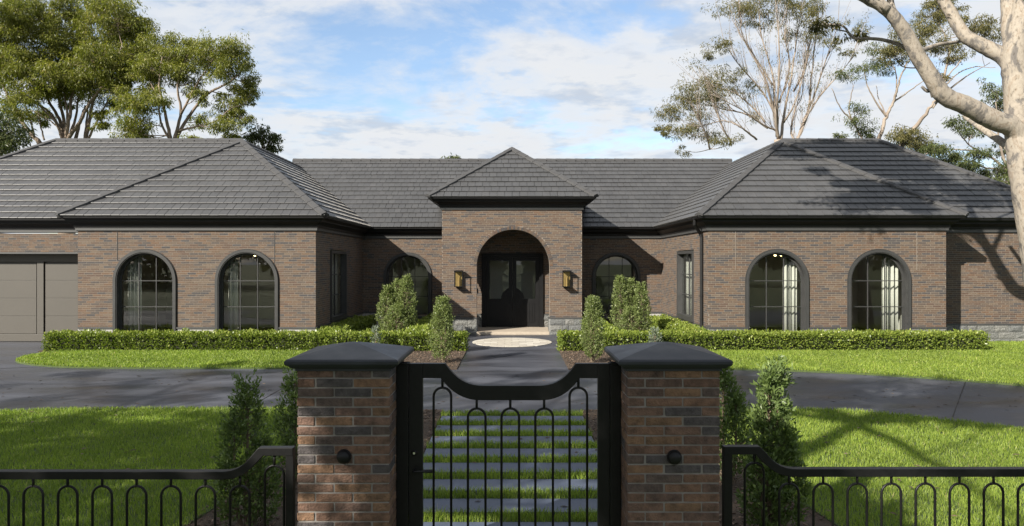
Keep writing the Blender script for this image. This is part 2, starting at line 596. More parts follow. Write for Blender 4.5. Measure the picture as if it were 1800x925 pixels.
def sheet(name, poly, z, mat, kind='structure', depth=0.0):
    mb = MB()
    if depth:
        mb.prism([(x, y, z - depth) for x, y in poly], (0, 0, depth))
    else:
        mb.add([(x, y, z) for x, y in poly], [tuple(range(len(poly)))])
    o = mb.build(name, mat)
    return tag(o, kind=kind)


def smooth_poly(pts, it=2):
    """corner cutting of a closed outline; points given as (x, y, True) stay sharp"""
    for _ in range(it):
        out = []
        n = len(pts)
        for i in range(n):
            a, p, b = pts[i - 1], pts[i], pts[(i + 1) % n]
            if len(p) == 3:
                out.append(p)
            else:
                out.append((p[0] * 0.75 + a[0] * 0.25, p[1] * 0.75 + a[1] * 0.25))
                out.append((p[0] * 0.75 + b[0] * 0.25, p[1] * 0.75 + b[1] * 0.25))
        pts = out
    return [(p[0], p[1]) for p in pts]


S_ = True
tag(sheet("ground", [(-900, -900), (900, -900), (900, 900), (-900, 900)], -0.06, M['far_ground']), kind='structure')
drive = sheet("driveway", [(-24, 4.86), (24, 4.86), (24, 26.2), (-24, 26.2)], 0.0, M['drive'], depth=0.05)

LAWN_NL = smooth_poly([(-12.2, 4.95, S_), (-2.9, 4.95, S_), (-2.9, 6.2, S_), (-2.75, 7.4), (-2.6, 11.3, S_), (-4.47, 11.31), (-7.1, 11.28), (-8.1, 11.1),
                       (-9.6, 10.6), (-11.2, 9.6), (-12.3, 8.2)])
LAWN_NR = smooth_poly([(2.9, 4.95, S_), (12.2, 4.95, S_), (10, 7.0), (8.3, 8.7), (7.2, 9.92), (6.57, 10.40), (6.02, 10.80), (5.45, 11.16), (4.58, 11.27),
                       (3.75, 11.29), (2.6, 11.29, S_), (2.75, 7.4), (2.9, 6.2, S_)])
LAWN_FL = smooth_poly([(-3.2, 15.66, S_), (-4.83, 15.68), (-9.5, 15.72), (-10.9, 16.1), (-11.85, 16.75), (-12.15, 17.4), (-12.2, 18.1), (-12.0, 18.72, S_), (-3.2, 18.72, S_)])
LAWN_FR = smooth_poly([(3.2, 15.62, S_), (4.97, 15.58), (6.66, 15.19), (8.14, 14.56), (9.09, 14.0), (9.9, 13.4), (10.9, 12.4), (11.8, 11), (12.6, 8.6), (17, 8.6, S_),
                       (21, 20.8, S_), (12.0, 20.82, S_), (12.0, 18.72, S_), (3.2, 18.72, S_)])
ZL = 0.03
for nm, poly in (("lawn_soil", LAWN_NL), ("lawn_soil", LAWN_NR), ("lawn_soil", LAWN_FL), ("lawn_soil", LAWN_FR)):
    sheet(nm, poly, ZL, M['turf'], depth=0.05)
sheet("verge", [(-24, -12), (24, -12), (24, 4.84), (-24, 4.84)], -0.02, M['turf'])
BEDS = [[(-2.895, 4.95), (-1.09, 4.95), (-1.09, 11.25), (-2.61, 11.29), (-2.76, 7.4), (-2.895, 6.2)],
        [(1.09, 4.95), (2.895, 4.95), (2.895, 6.2), (2.76, 7.4), (2.61, 11.27), (1.09, 11.25)],
        [(-3.19, 15.62), (-1.22, 15.62), (-1.22, 18.73), (-3.19, 18.73)],
        [(1.25, 15.60), (3.19, 15.60), (3.19, 18.73), (1.25, 18.73)],
        [(-12.6, 18.735), (-1.24, 18.735), (-1.24, 19.45), (-12.6, 19.65)],
        [(1.27, 18.735), (12.6, 18.735), (12.6, 19.65), (1.27, 19.45)],
        [(-5.40, 19.46), (-2.32, 19.46), (-2.32, 25.75), (-5.40, 25.75)],
        [(2.32, 19.46), (5.40, 19.46), (5.40, 25.75), (2.32, 25.75)]]
for p in BEDS:
    sheet("garden_bed", p, 0.022, M['soil'], depth=0.04)
sheet("path_soil", [(-1.085, 4.95), (1.085, 4.95), (1.085, 10.99), (-1.085, 10.99)], 0.012, M['turf'], depth=0.04)

# saw cuts of the concrete: shallow dark grooves with their own lips
for (a, b) in (((9.0, 14.0), (6.5, 10.45)), ((-16, 14.2), (-9.9, 16.3)), ((-1.2, 15.3), (1.2, 15.3)), ((-4.3, 11.35), (-4.35, 15.6))):
    a, b = Vector((a[0], a[1], 0)), Vector((b[0], b[1], 0))
    d = (b - a).normalized()
    s = Vector((-d.y, d.x, 0)) * 0.008
    mb = MB()
    mb.prism([a + s, b + s, b - s, a - s], (0, 0, 0.004))
    mb.build("saw_cut", M['black'], drive)

path = empty("stepping_path", (0, 8, 0))
tag(path, kind='structure')
STRIPS = []
for k in range(10):
    yf = 10.95 - 0.626 * k
    yn = yf - 0.25
    STRIPS.append((yn, yf))
    y1, y0 = yn, max(yn - 0.376, 4.97)
    if y1 - y0 < 0.1:
        continue
    mb = MB()
    j = random.uniform(-0.006, 0.006)
    mb.box(-1.07 + j, 1.07 + j, y0, y1, -0.01, 0.042)
    mb.build("paver", M['paver'], path, bevel=0.006)

# the round inlay in front of the porch: cream slabs inside a circle
inlay = empty("round_stone_inlay", (0, 21.0, 0), None, "cream limestone circle set in the dark paving before the porch", "paving")


def clip(poly, a, b, c):
    """keep the part of a 2-d polygon where a*x+b*y <= c"""
    out = []
    n = len(poly)
    for i in range(n):
        p, q = poly[i], poly[(i + 1) % n]
        dp, dq = a * p[0] + b * p[1] - c, a * q[0] + b * q[1] - c
        if dp <= 0:
            out.append(p)
        if (dp < 0 < dq) or (dq < 0 < dp):
            t = dp / (dp - dq)
            out.append((p[0] + (q[0] - p[0]) * t, p[1] + (q[1] - p[1]) * t))
    return out


def clip_poly(poly, conv):
    """intersection with a convex counter-clockwise polygon"""
    n = len(conv)
    for i in range(n):
        (x0, y0), (x1, y1) = conv[i], conv[(i + 1) % n]
        a, b = (y1 - y0), -(x1 - x0)
        poly = clip(poly, a, b, a * x0 + b * y0)
        if len(poly) < 3:
            return []
    return poly


def area(poly):
    return 0.5 * sum(poly[i - 1][0] * poly[i][1] - poly[i][0] * poly[i - 1][1] for i in range(len(poly)))


circle = [(1.18 * math.cos(2 * PI * k / 48), 21.0 + 1.18 * math.sin(2 * PI * k / 48)) for k in range(48)]
for i in range(-3, 4):
    for j in range(-4, 4):
        x0 = i * 0.42 - 0.21 + (0.21 if j % 2 else 0)
        y0 = 21 + j * 0.31
        c = clip_poly([(x0, y0), (x0 + 0.412, y0), (x0 + 0.412, y0 + 0.302), (x0, y0 + 0.302)], circle)
        if len(c) >= 3 and area(c) > 0.01:
            mb = MB()
            mb.prism([(x, y, -0.01) for x, y in c], (0, 0, 0.022 + random.uniform(0, 0.002)))
            mb.build("slab", M['cream_stone'], inlay)

# ------------------------------------------------------------------ grass blades


def in_poly(x, y, poly):
    inside = np.zeros(len(x), bool)
    n = len(poly)
    for i in range(n):
        x0, y0 = poly[i - 1]
        x1, y1 = poly[i]
        c = ((y0 > y) != (y1 > y))
        with np.errstate(divide='ignore', invalid='ignore'):
            c &= x < (x1 - x0) * (y - y0) / (y1 - y0 + 1e-12) + x0
        inside ^= c
    return inside


def blades(x, y, z, h0, h1, w):
    n = len(x)
    h = RNG.uniform(h0, h1, n)
    a = RNG.uniform(0, 2 * PI, n)
    lean = RNG.uniform(0.1, 0.75, n) * h
    la = RNG.uniform(0, 2 * PI, n)
    p = np.stack([x, y, np.full(n, z)], 1)
    side = np.stack([np.cos(a), np.sin(a), np.zeros(n)], 1) * (w * RNG.uniform(0.7, 1.3, n))[:, None]
    off = np.stack([np.cos(la) * lean, np.sin(la) * lean, h], 1)
    mid = p + off * np.array([0.4, 0.4, 0.62])
    tip = p + off
    # two faces of four corners: a lower quad and a tapering upper one
    lo = np.stack([p - side, p + side, mid + side * 0.8, mid - side * 0.8], 1)
    hi = np.stack([mid - side * 0.8, mid + side * 0.8, tip + side * 0.12, tip - side * 0.12], 1)
    v = np.stack([lo, hi], 1).reshape(-1, 3)
    r = np.repeat(np.clip(RNG.normal(0.45, 0.22, n), 0, 1), 2)
    return v, r


def grow(polys, dens, z, h0, h1, w, vis_margin=0.6):
    V, R = [], []
    for poly in polys:
        q = np.array(poly)
        (xa, ya), (xb, yb) = q.min(0), q.max(0)
        n = int((xb - xa) * (yb - ya) * dens(max(ya, 6.2)))
        x = RNG.uniform(xa, xb, n)
        y = RNG.uniform(ya, yb, n)
        keep = in_poly(x, y, poly) & (np.abs(x) < y * 0.726 + vis_margin)
        keep &= RNG.uniform(0, 1, n) < np.array([dens(t) for t in np.maximum(y, 6.2)]) / dens(max(ya, 6.2))
        x, y = x[keep], y[keep]
        wv = w * np.maximum(y, 6.0) / 8.0
        vv, rr = blades(x, y, z, h0, h1, 1.0)
        vv = vv.reshape(-1, 8, 3)
        vv, rr = blades_w(x, y, z, h0, h1, wv)
        V.append(vv)
        R.append(rr)
    return np.concatenate(V), np.concatenate(R)


def blades_w(x, y, z, h0, h1, w):
    return blades(x, y, z, h0, h1, w)


def rag(poly, s=0.03):
    return poly


v, r = grow([LAWN_NL, LAWN_NR], lambda y: 26000.0 / y, ZL, 0.025, 0.062, 0.0032)
tag(quad_mesh("lawn", v, 4, r, M['grass']), kind='stuff')
v, r = grow([LAWN_FL, LAWN_FR], lambda y: 24000.0 / y, ZL, 0.025, 0.06, 0.0034)
tag(quad_mesh("lawn", v, 4, r, M['grass']), kind='stuff')
strip_polys = [[(-1.08, a + 0.01), (1.08, a + 0.01), (1.08, b - 0.01), (-1.08, b - 0.01)] for a, b in STRIPS]
v, r = grow(strip_polys, lambda y: 30000.0 / y, 0.02, 0.045, 0.095, 0.0034)
tag(quad_mesh("grass_strips", v, 4, r, M['grass']), kind='stuff')

# bark chips on the beds one can see
mb = MB()
for (xa, xb, ya, yb, n) in ((-2.9, -1.1, 5.0, 11.2, 1500), (1.1, 2.9, 5.0, 11.2, 1500), (-3.1, -1.25, 15.65, 18.7, 900), (1.28, 3.1, 15.65, 18.7, 900)):
    for _ in range(n):
        c = Vector((random.uniform(xa, xb), random.uniform(ya, yb), 0.026 + random.uniform(0, 0.012)))
        a = random.uniform(0, PI)
        s = random.uniform(0.018, 0.05)
        u = Vector((math.cos(a), math.sin(a), random.uniform(-0.4, 0.4))) * s
        w = Vector((-math.sin(a), math.cos(a), random.uniform(-0.3, 0.3))) * s * random.uniform(0.3, 0.6)
        mb.frame_box(c, u, w, Vector((0, 0, 0.008)))
tag(mb.build("bark_mulch", M['mulch']), kind='stuff')

# ------------------------------------------------------------------ the house
house = empty("house", (0, 22, 0), None, "single storey brown brick house with dark tiled hip roofs and arched windows", "house")

WY, GY, MY, PY = 19.70, 20.85, 25.85, 23.20     # wing, garage / far end, main, porch wall planes
WX0, WX1, PX = 5.48, 12.12, 2.30
PLINTH, BTOP = 0.57, 3.25                       # top of stone plinth, top of brickwork
EZ, PITCH, OV = 3.67, 0.72, 0.36
PC, BH = 0.061, 0.051


def arch_half(op, z):
    _, uc, half, spring, zb = op
    if z < zb:
        return 0
    if z <= spring:
        return half
    d = half * half - (z - spring) ** 2
    return math.sqrt(d) if d > 0 else 0


def intervals(u0, u1, ops, z):
    iv = [(u0, u1)]
    for op in ops:
        if op[0] == 'arch':
            h = arch_half(op, z)
            a, b = op[1] - h, op[1] + h
            if h <= 0:
                continue
        else:
            a, b = op[1], op[2]
            if not (op[3] < z < op[4]):
                continue
        out = []
        for (p, q) in iv:
            if b <= p or a >= q:
                out.append((p, q))
            else:
                if a > p:
                    out.append((p, a))
                if b < q:
                    out.append((b, q))
        iv = out
    return iv


def wall(o, u, n, u0, u1, z0, z1, ops=(), brick_ops=None, shift=0.0, bricks=True, thick=0.11):
    """one wall plane: recessed mortar sheet and proud bricks. o: plan origin, u: along, n: outward"""
    o, u, n = Vector(o), Vector(u), Vector(n)
    back, front = MB(), MB()
    nc = int(round((z1 - z0) / PC))
    for c in range(nc):
        za = z0 + c * PC
        zb = min(za + PC, z1)
        zm = (za + zb) / 2
        for (a, b) in intervals(u0, u1, ops, zm):
            p = [o + u * a, o + u * b]
            back.add([p[0] + Vector((0, 0, za)), p[1] + Vector((0, 0, za)), p[1] + Vector((0, 0, zb)), p[0] + Vector((0, 0, zb))], [(0, 1, 2, 3)])
        if not bricks:
            continue
        off = (0.12 if c % 2 else 0.0) + shift + random.choice((0, 0, 0, 0.06))
        for (a, b) in intervals(u0, u1, brick_ops if brick_ops is not None else ops, zm):
            k = math.floor((a - off) / 0.24)
            while off + k * 0.24 < b:
                s, e = max(off + k * 0.24, a), min(off + k * 0.24 + 0.23, b)
                k += 1
                if e - s < 0.03:
                    continue
                pr = 0.0042 + random.uniform(-0.0012, 0.002)
                q0 = o + u * s + Vector((0, 0, za + 0.005)) - n * 0.002
                vs = [q0 + n * pr, q0 + u * (e - s) + n * pr, q0 + u * (e - s) + n * pr + Vector((0, 0, BH)), q0 + n * pr + Vector((0, 0, BH)),
                      q0, q0 + u * (e - s), q0 + u * (e - s) + Vector((0, 0, BH)), q0 + Vector((0, 0, BH))]
                front.add(vs, [(0, 1, 2, 3), (3, 2, 6, 7), (4, 5, 1, 0), (1, 5, 6, 2), (4, 0, 3, 7)])
    w = back.build("wall", M['mortar'], house)
    if bricks:
        tag(front.build("brickwork", M['brick'], w), kind='stuff')
    return w


X, Yv = Vector((1, 0, 0)), Vector((0, 1, 0))
WIN = dict(half=0.85, spring=1.86, zb=0.42)


def win_ops(cs):
    return [('arch', c, WIN['half'], WIN['spring'], WIN['zb']) for c in cs]


# walls facing the street
wall((0, WY, 0), X, -Yv, -WX1, -WX0, PLINTH, BTOP, win_ops((-10.25, -7.4)))
wall((0, WY, 0), X, -Yv, WX0, WX1, PLINTH, BTOP, win_ops((7.4, 10.25)), shift=0.05)
wall((0, MY, 0), X, -Yv, -WX0, -PX, PLINTH, BTOP, win_ops((-3.82,)))
wall((0, MY, 0), X, -Yv, PX, WX0, PLINTH, BTOP, win_ops((3.82,)), shift=0.04)
wall((0, GY, 0), X, -Yv, -19.6, -WX1, 2.68, BTOP)
wall((0, GY, 0), X, -Yv, WX1, 16.6, PLINTH, BTOP, shift=0.07)
# side walls of the two wings, towards the court
SIDEWIN = ('rect', 21.25, 23.25, 0.62, 2.74)
wall((-WX0, 0, 0), Yv, X, WY, MY, PLINTH, BTOP, [SIDEWIN])
wall((WX0, 0, 0), Yv, -X, WY, MY, PLINTH, BTOP, [SIDEWIN])
# outer returns
wall((-WX1, 0, 0), Yv, -X, WY, GY + 0.4, 0.0, BTOP)
wall((WX1, 0, 0), Yv, X, WY, GY, PLINTH, BTOP)
# far sides and back, never seen from the street, closed for light
mb = MB()
mb.box(-19.6, -19.45, GY + 0.3, 33, 0, 3.5)
mb.box(16.45, 16.6, GY + 0.1, 33, 0, 3.5)
mb.box(-19.6, 16.6, 33, 33.1, 0, 3.5)
mb.build("rear_wall", M['mortar'], house)

# porch: front wall with a round arch, sides with lower arches, back wall round the doors
PTOP = 4.10
PA = dict(c=0.04, half=1.20, spring=2.26)
wall((0, PY, 0), X, -Yv, -PX, PX, PLINTH, PTOP, [('arch', PA['c'], PA['half'] + 0.05, PA['spring'], PA['spring']), ('rect', PA['c'] - PA['half'], PA['c'] + PA['half'], 0, PA['spring'])],
     [('arch', PA['c'], PA['half'] + 0.11, PA['spring'], PA['spring']), ('rect', PA['c'] - PA['half'], PA['c'] + PA['half'], 0, PA['spring'])])
side_op = ('arch', 24.15, 0.48, 2.2, 0.6)
wall((-PX, 0, 0), Yv, -X, PY, MY + 2.2, PLINTH, PTOP, [side_op])
wall((PX, 0, 0), Yv, X, PY, MY + 2.2, PLINTH, PTOP, [side_op], shift=0.03)
wall((0, 24.90, 0), X, -Yv, -1.95, 1.95, PLINTH, 3.7, [('rect', -1.03, 1.07, 0, 2.67)])
wall((-1.95, 0, 0), Yv, X, PY + 0.35, 24.90, PLINTH, 3.7, [side_op])
wall((1.95, 0, 0), Yv, -X, PY + 0.35, 24.90, PLINTH, 3.7, [side_op], shift=0.06)
wall((0, PY + 0.35, 0), X, Yv, -1.95, 1.95, PLINTH, 3.7, [('arch', PA['c'], PA['half'] + 0.05, PA['spring'], 0)], bricks=False)


def arch_pts(uc, half, spring, zb, n=28):
    pts = [(uc - half, zb)]
    for k in range(n + 1):
        a = PI - PI * k / n
        pts.append((uc + half * math.cos(a), spring + half * math.sin(a)))
    pts.append((uc + half, zb))
    return pts


# arch soffit and the ring of header bricks
mb = MB()
ap = arch_pts(PA['c'], PA['half'] + 0.004, PA['spring'], PLINTH)
op_ = arch_pts(PA['c'], PA['half'] + 0.10, PA['spring'], PLINTH)
mb.band([(x, PY + 0.004, z) for x, z in op_], [(x, PY + 0.004, z) for x, z in ap], (0, 0.346, 0))
mb.build("arch_soffit", M['mortar'], house)
mb = MB()
nv = 58
for k in range(nv):
    a0, a1 = PI * (k + 0.06) / nv, PI * (k + 0.94) / nv
    r0, r1 = PA['half'] + 0.002, PA['half'] + 0.105
    pts = [(PA['c'] + r * math.cos(a), PA['spring'] + r * math.sin(a)) for r, a in ((r0, a0), (r0, a1), (r1, a1), (r1, a0))]
    mb.prism([(x, PY - 0.012, z) for x, z in pts], (0, 0.14, 0), r=random.random() * 0.99)
tag(mb.build("arch_bricks", M['brick'], house), kind='stuff')
# side arches' reveals, porch ceiling and floor
mb = MB()
for s in (-1, 1):
    a = arch_pts(24.15, 0.48, 2.2, 0.6, 16)
    b = arch_pts(24.15, 0.50, 2.2, 0.6, 16)
    xo, xi = s * (PX - 0.005), s * 1.955
    mb.band([(xo, y, z) for y, z in b], [(xo, y, z) for y, z in a], (xi - xo, 0, 0))
    mb.box(min(xo, xi), max(xo, xi), 23.67, 24.63, 0.56, 0.60)
mb.build("side_arch_reveal", M['mortar'], house)
mb = MB()
mb.box(-1.96, 1.96, PY + 0.34, 24.95, 3.68, 3.72)
mb.build("porch_ceiling", M['charcoal'], house)
mb = MB()
mb.box(-1.17, 1.23, PY - 0.02, PY + 0.36, 0.0, 0.10)
mb.box(-1.94, 1.94, PY + 0.362, 24.96, 0.0, 0.10)
mb.build("porch_step", M['step'], house, bevel=0.008)

# plinth: mortar backing, dark sill course and stone blocks, each its own
def plinth(o, u, n, u0, u1, ops=(), blocks=True, z0=-0.02):
    o, u, n = Vector(o), Vector(u), Vector(n)
    for (a, b) in intervals(u0, u1, ops, 0.5):
        mb = MB()
        mb.frame_box(o + u * a + Vector((0, 0, z0)) - n * 0.1, u * (b - a), n * 0.105, Vector((0, 0, PLINTH - 0.045 - z0)))
        mb.build("plinth", M['stone_mortar'], house)
        mb = MB()
        mb.frame_box(o + u * a + Vector((0, 0, PLINTH - 0.045)) - n * 0.05, u * (b - a), n * 0.085, Vector((0, 0, 0.043)))
        mb.build("sill_course", M['charcoal'], house)
    if not blocks:
        return
    ch = 0.2
    for c in range(3):
        za = PLINTH - 0.05 - ch * (c + 1)
        zh = ch - 0.012
        if za < -0.02:
            zh -= (-0.02 - za)
            za = -0.02
        if zh < 0.04:
            continue
        for (a, b) in intervals(u0, u1, ops, 0.5):
            s = a
            while s < b - 0.02:
                w = random.choice((0.2, 0.29, 0.42, 0.42, 0.5))
                e = min(s + w, b)
                if b - e < 0.12:
                    e = b
                mb = MB()
                q = o + u * (s + 0.005) + Vector((0, 0, za + 0.005))
                L = e - s - 0.010
                d = 0.022 + random.uniform(-0.006, 0.01)
                # a split face: four corners, an uneven centre
                vs = [q, q + u * L, q + u * L + Vector((0, 0, zh)), q + Vector((0, 0, zh))]
                fv = [p + n * (d + random.uniform(-0.008, 0.006)) for p in vs]
                cx = []
                for fu, fz in ((0.25, 0.3), (0.75, 0.35), (0.7, 0.72), (0.3, 0.68)):
                    cx.append(q + u * L * fu + Vector((0, 0, zh * fz)) + n * (d + random.uniform(0.004, 0.026)))
                mb.add(vs + fv + cx, [(0, 1, 5, 4), (1, 2, 6, 5), (2, 3, 7, 6), (3, 0, 4, 7), (4, 5, 9, 8), (5, 6, 10, 9), (6, 7, 11, 10), (7, 4, 8, 11), (8, 9, 10, 11)])
                mb.build("stone", M['stone'], house)
                s = e


plinth((0, PY, 0), X, -Yv, -PX, PX, [('rect', PA['c'] - PA['half'], PA['c'] + PA['half'], -1, 5)])
plinth((0, 24.90, 0), X, -Yv, -1.95, 1.95, [('rect', -1.03, 1.07, -1, 5)])
wo = [('rect', c - 0.86, c + 0.86, -1, 5) for c in (-10.25, -7.4, 7.4, 10.25, -3.82, 3.82)]
plinth((0, WY, 0), X, -Yv, -WX1, -WX0, wo, False)
plinth((0, WY, 0), X, -Yv, WX0, WX1, wo)
plinth((0, MY, 0), X, -Yv, -WX0, -PX, wo, False)
plinth((0, MY, 0), X, -Yv, PX, WX0, wo, False)
plinth((0, GY, 0), X, -Yv, WX1, 16.6)
plinth((-WX0, 0, 0), Yv, X, WY, MY, (), False)
plinth((WX0, 0, 0), Yv, -X, WY, MY)
plinth((WX1, 0, 0), Yv, X, WY, GY, (), False)
plinth((-PX, 0, 0), Yv, -X, PY, MY, (), False)
plinth((PX, 0, 0), Yv, X, PY, MY, (), False)
plinth((1.95, 0, 0), Yv, -X, PY + 0.35, 24.9, (), False)
plinth((-1.95, 0, 0), Yv, X, PY + 0.35, 24.9, (), False)
# reveals of the porch piers below the brickwork
plinth((PA['c'] - PA['half'], 0, 0), Yv, X, PY + 0.02, PY + 0.33)
plinth((PA['c'] + PA['half'], 0, 0), Yv, -X, PY + 0.02, PY + 0.33)

# vertical movement joints in the brickwork
for x in (-11.02, -6.63, 6.24, 11.3):
    mb = MB()
    mb.box(x - 0.006, x + 0.006, WY - 0.013, WY - 0.003, 2.45 if x in (-11.02,) else PLINTH + 1.6, BTOP - 0.01)
    mb.build("movement_joint", M['charcoal'] if x < 0 else M['mortar'], house)


# ---- cornice and gutter swept along the eaves
def sweep(name, path, prof, mat, parent=house, smooth=False):
    mb = MB()
    n = len(path)
    dirs = []
    for i in range(n - 1):
        d = Vector((path[i + 1][0] - path[i][0], path[i + 1][1] - path[i][1], 0)).normalized()
        dirs.append(Vector((d.y, -d.x, 0)))
    vs, fs = [], []
    m = len(prof)
    for i, p in enumerate(path):
        nn = []
        if i > 0:
            nn.append(dirs[i - 1])
        if i < n - 1:
            nn.append(dirs[i])
        off = nn[0] + nn[1] if len(nn) == 2 and abs(nn[0].dot(nn[1])) < 0.5 else nn[0]
        for (o, z) in prof:
            vs.append(Vector((p[0], p[1], z)) + off * o)
    for i in range(n - 1):
        for k in range(m):
            j = (k + 1) % m
            fs.append((i * m + k, i * m + j, (i + 1) * m + j, (i + 1) * m + k))
    fs.append(tuple(range(m)))
    fs.append(tuple(range((n - 1) * m, n * m))[::-1])
    mb.add(vs, fs)
    return mb.build(name, mat, parent, smooth)


EAVES = [[(-20.5, GY), (-WX1, GY), (-WX1, WY), (-WX0, WY), (-WX0, MY), (-PX - 0.002, MY)],
         [(PX + 0.002, MY), (WX0, MY), (WX0, WY), (WX1, WY), (WX1, GY), (17.0, GY)]]


def eave_profiles(z0, z1, ov):
    """z0 top of brick, z1 top of gutter"""
    gut = [(ov - 0.10, z1 - 0.085), (ov - 0.02, z1 - 0.085), (ov, z1 - 0.06), (ov, z1 - 0.012), (ov + 0.012, z1 - 0.012), (ov + 0.012, z1), (ov - 0.10, z1)]
    cor = [(-0.02, z0 + 0.10), (0.07, z0 + 0.10), (0.085, z0 + 0.135), (0.085, z0 + 0.155), (0.12, z0 + 0.19), (0.17, z0 + 0.225), (ov - 0.14, z0 + 0.26), (ov - 0.14, z0 + 0.29),
           (ov - 0.102, z1 - 0.083), (ov - 0.102, z1 - 0.005), (-0.02, z1 - 0.005)]
    band = [(-0.02, z0 - 0.0), (0.028, z0 - 0.0), (0.028, z0 + 0.014), (0.05, z0 + 0.018), (0.05, z0 + 0.085), (0.062, z0 + 0.088), (0.062, z0 + 0.098), (-0.02, z0 + 0.098)]
    return gut, cor, band


g, c, b = eave_profiles(BTOP, EZ, OV)
for pth in EAVES:
    sweep("gutter", pth, g, M['black'])
    sweep("cornice", pth, c, M['black'])
    sweep("frieze_band", pth, b, M['charcoal'])
POV = 0.42
PEZ = 4.515
ppath = [(-PX, 27.0), (-PX, PY), (PX, PY), (PX, 27.0)]
g, c, b = eave_profiles(PTOP, PEZ, POV)
sweep("gutter", ppath, g, M['black'])
sweep("cornice", ppath, c, M['black'])
sweep("frieze_band", ppath, b, M['charcoal'])

# ---- roof
roof = MB()
TILE_JOBS = []      # (polygon in 3-d, eave start, along-eave unit, up-slope unit)


def slope(pts, deck=True, tiles=True, single=0):
    """pts: convex polygon, first two points are the eave, anticlockwise seen from outside"""
    pts = [Vector(p) for p in pts]
    u = (pts[1] - pts[0]).normalized()
    nrm = u.cross(pts[2] - pts[0]).normalized()
    up = nrm.cross(u).normalized()
    roof.add([p - nrm * 0.05 for p in pts], [tuple(range(len(pts)))])
    if tiles:
        TILE_JOBS.append((pts, u, up, nrm, single))


ze = EZ - 0.0
hw = (WX1 - WX0) / 2 + OV
xc = (WX0 + WX1) / 2
yw = WY - OV
zr = ze + hw * PITCH
yA = yw + hw
xi, xo = WX0 - OV, WX1 + OV
yg = GY - OV
yG = 24.59
zG = ze + (yG - yg) * PITCH
ym = MY - OV
yM = 29.65
zM = ze + (yM - ym) * PITCH
yE = 31.5
# left wing
slope([(-xo, yw, ze), (-xi, yw, ze), (-xc, yA, zr)], single=1)
slope([(-xi, yw, ze), (-xi, yE, ze), (-xc, yE, zr), (-xc, yA, zr)])
slope([(-xo, yE, ze), (-xo, yw, ze), (-xc, yA, zr), (-xc, yE, zr)], tiles=False)
# right wing
slope([(xi, yw, ze), (xo, yw, ze), (xc, yA, zr)], single=1)
slope([(xi, yE, ze), (xi, yw, ze), (xc, yA, zr), (xc, yE, zr)])
slope([(xo, yw, ze), (xo, yE, ze), (xc, yE, zr), (xc, yA, zr)], tiles=False)
# garage block and the block beyond the right wing
gl, gr = -20.0, -9.42 + (yG - yg)
slope([(gl, yg, ze), (gr, yg, ze), (-9.42, yG, zG), (gl + (yG - yg), yG, zG)])
slope([(gr, yg, ze), (gr, yG + (yG - yg), ze), (-9.42, yG, zG)], tiles=False)
slope([(gl, yG + (yG - yg), ze), (gl, yg, ze), (gl + (yG - yg), yG, zG)], tiles=False)
slope([(gr, yG + yG - yg, ze), (gl, yG + yG - yg, ze), (gl + (yG - yg), yG, zG), (-9.42, yG, zG)], tiles=False)
rl, rr_ = 9.42 - (yG - yg), 12.75 + (yG - yg)
slope([(rl, yg, ze), (rr_, yg, ze), (12.75, yG, zG), (9.42, yG, zG)])
slope([(rr_, yg, ze), (rr_, yG + (yG - yg), ze), (12.75, yG, zG)])
slope([(rl, yG + (yG - yg), ze), (rl, yg, ze), (9.42, yG, zG)], tiles=False)
slope([(rr_, yG + yG - yg, ze), (rl, yG + yG - yg, ze), (9.42, yG, zG), (12.75, yG, zG)], tiles=False)
# main roof
slope([(-9.2, ym, ze), (9.2, ym, ze), (9.2, yM, zM), (-9.2, yM, zM)])
slope([(9.2, yM + yM - ym, ze), (-9.2, yM + yM - ym, ze), (-9.2, yM, zM), (9.2, yM, zM)], tiles=False)
# porch roof
ph = PX + POV
yp = PY - POV
zP = PEZ + ph * PITCH
slope([(-ph, yp, PEZ), (ph, yp, PEZ), (0, yp + ph, zP)])
slope([(ph, yp, PEZ), (ph, 29.4, PEZ), (0, 29.4, zP), (0, yp + ph, zP)])
slope([(-ph, 29.4, PEZ), (-ph, yp, PEZ), (0, yp + ph, zP), (0, 29.4, zP)])
roof_o = roof.build("roof", M['ridge'], house)

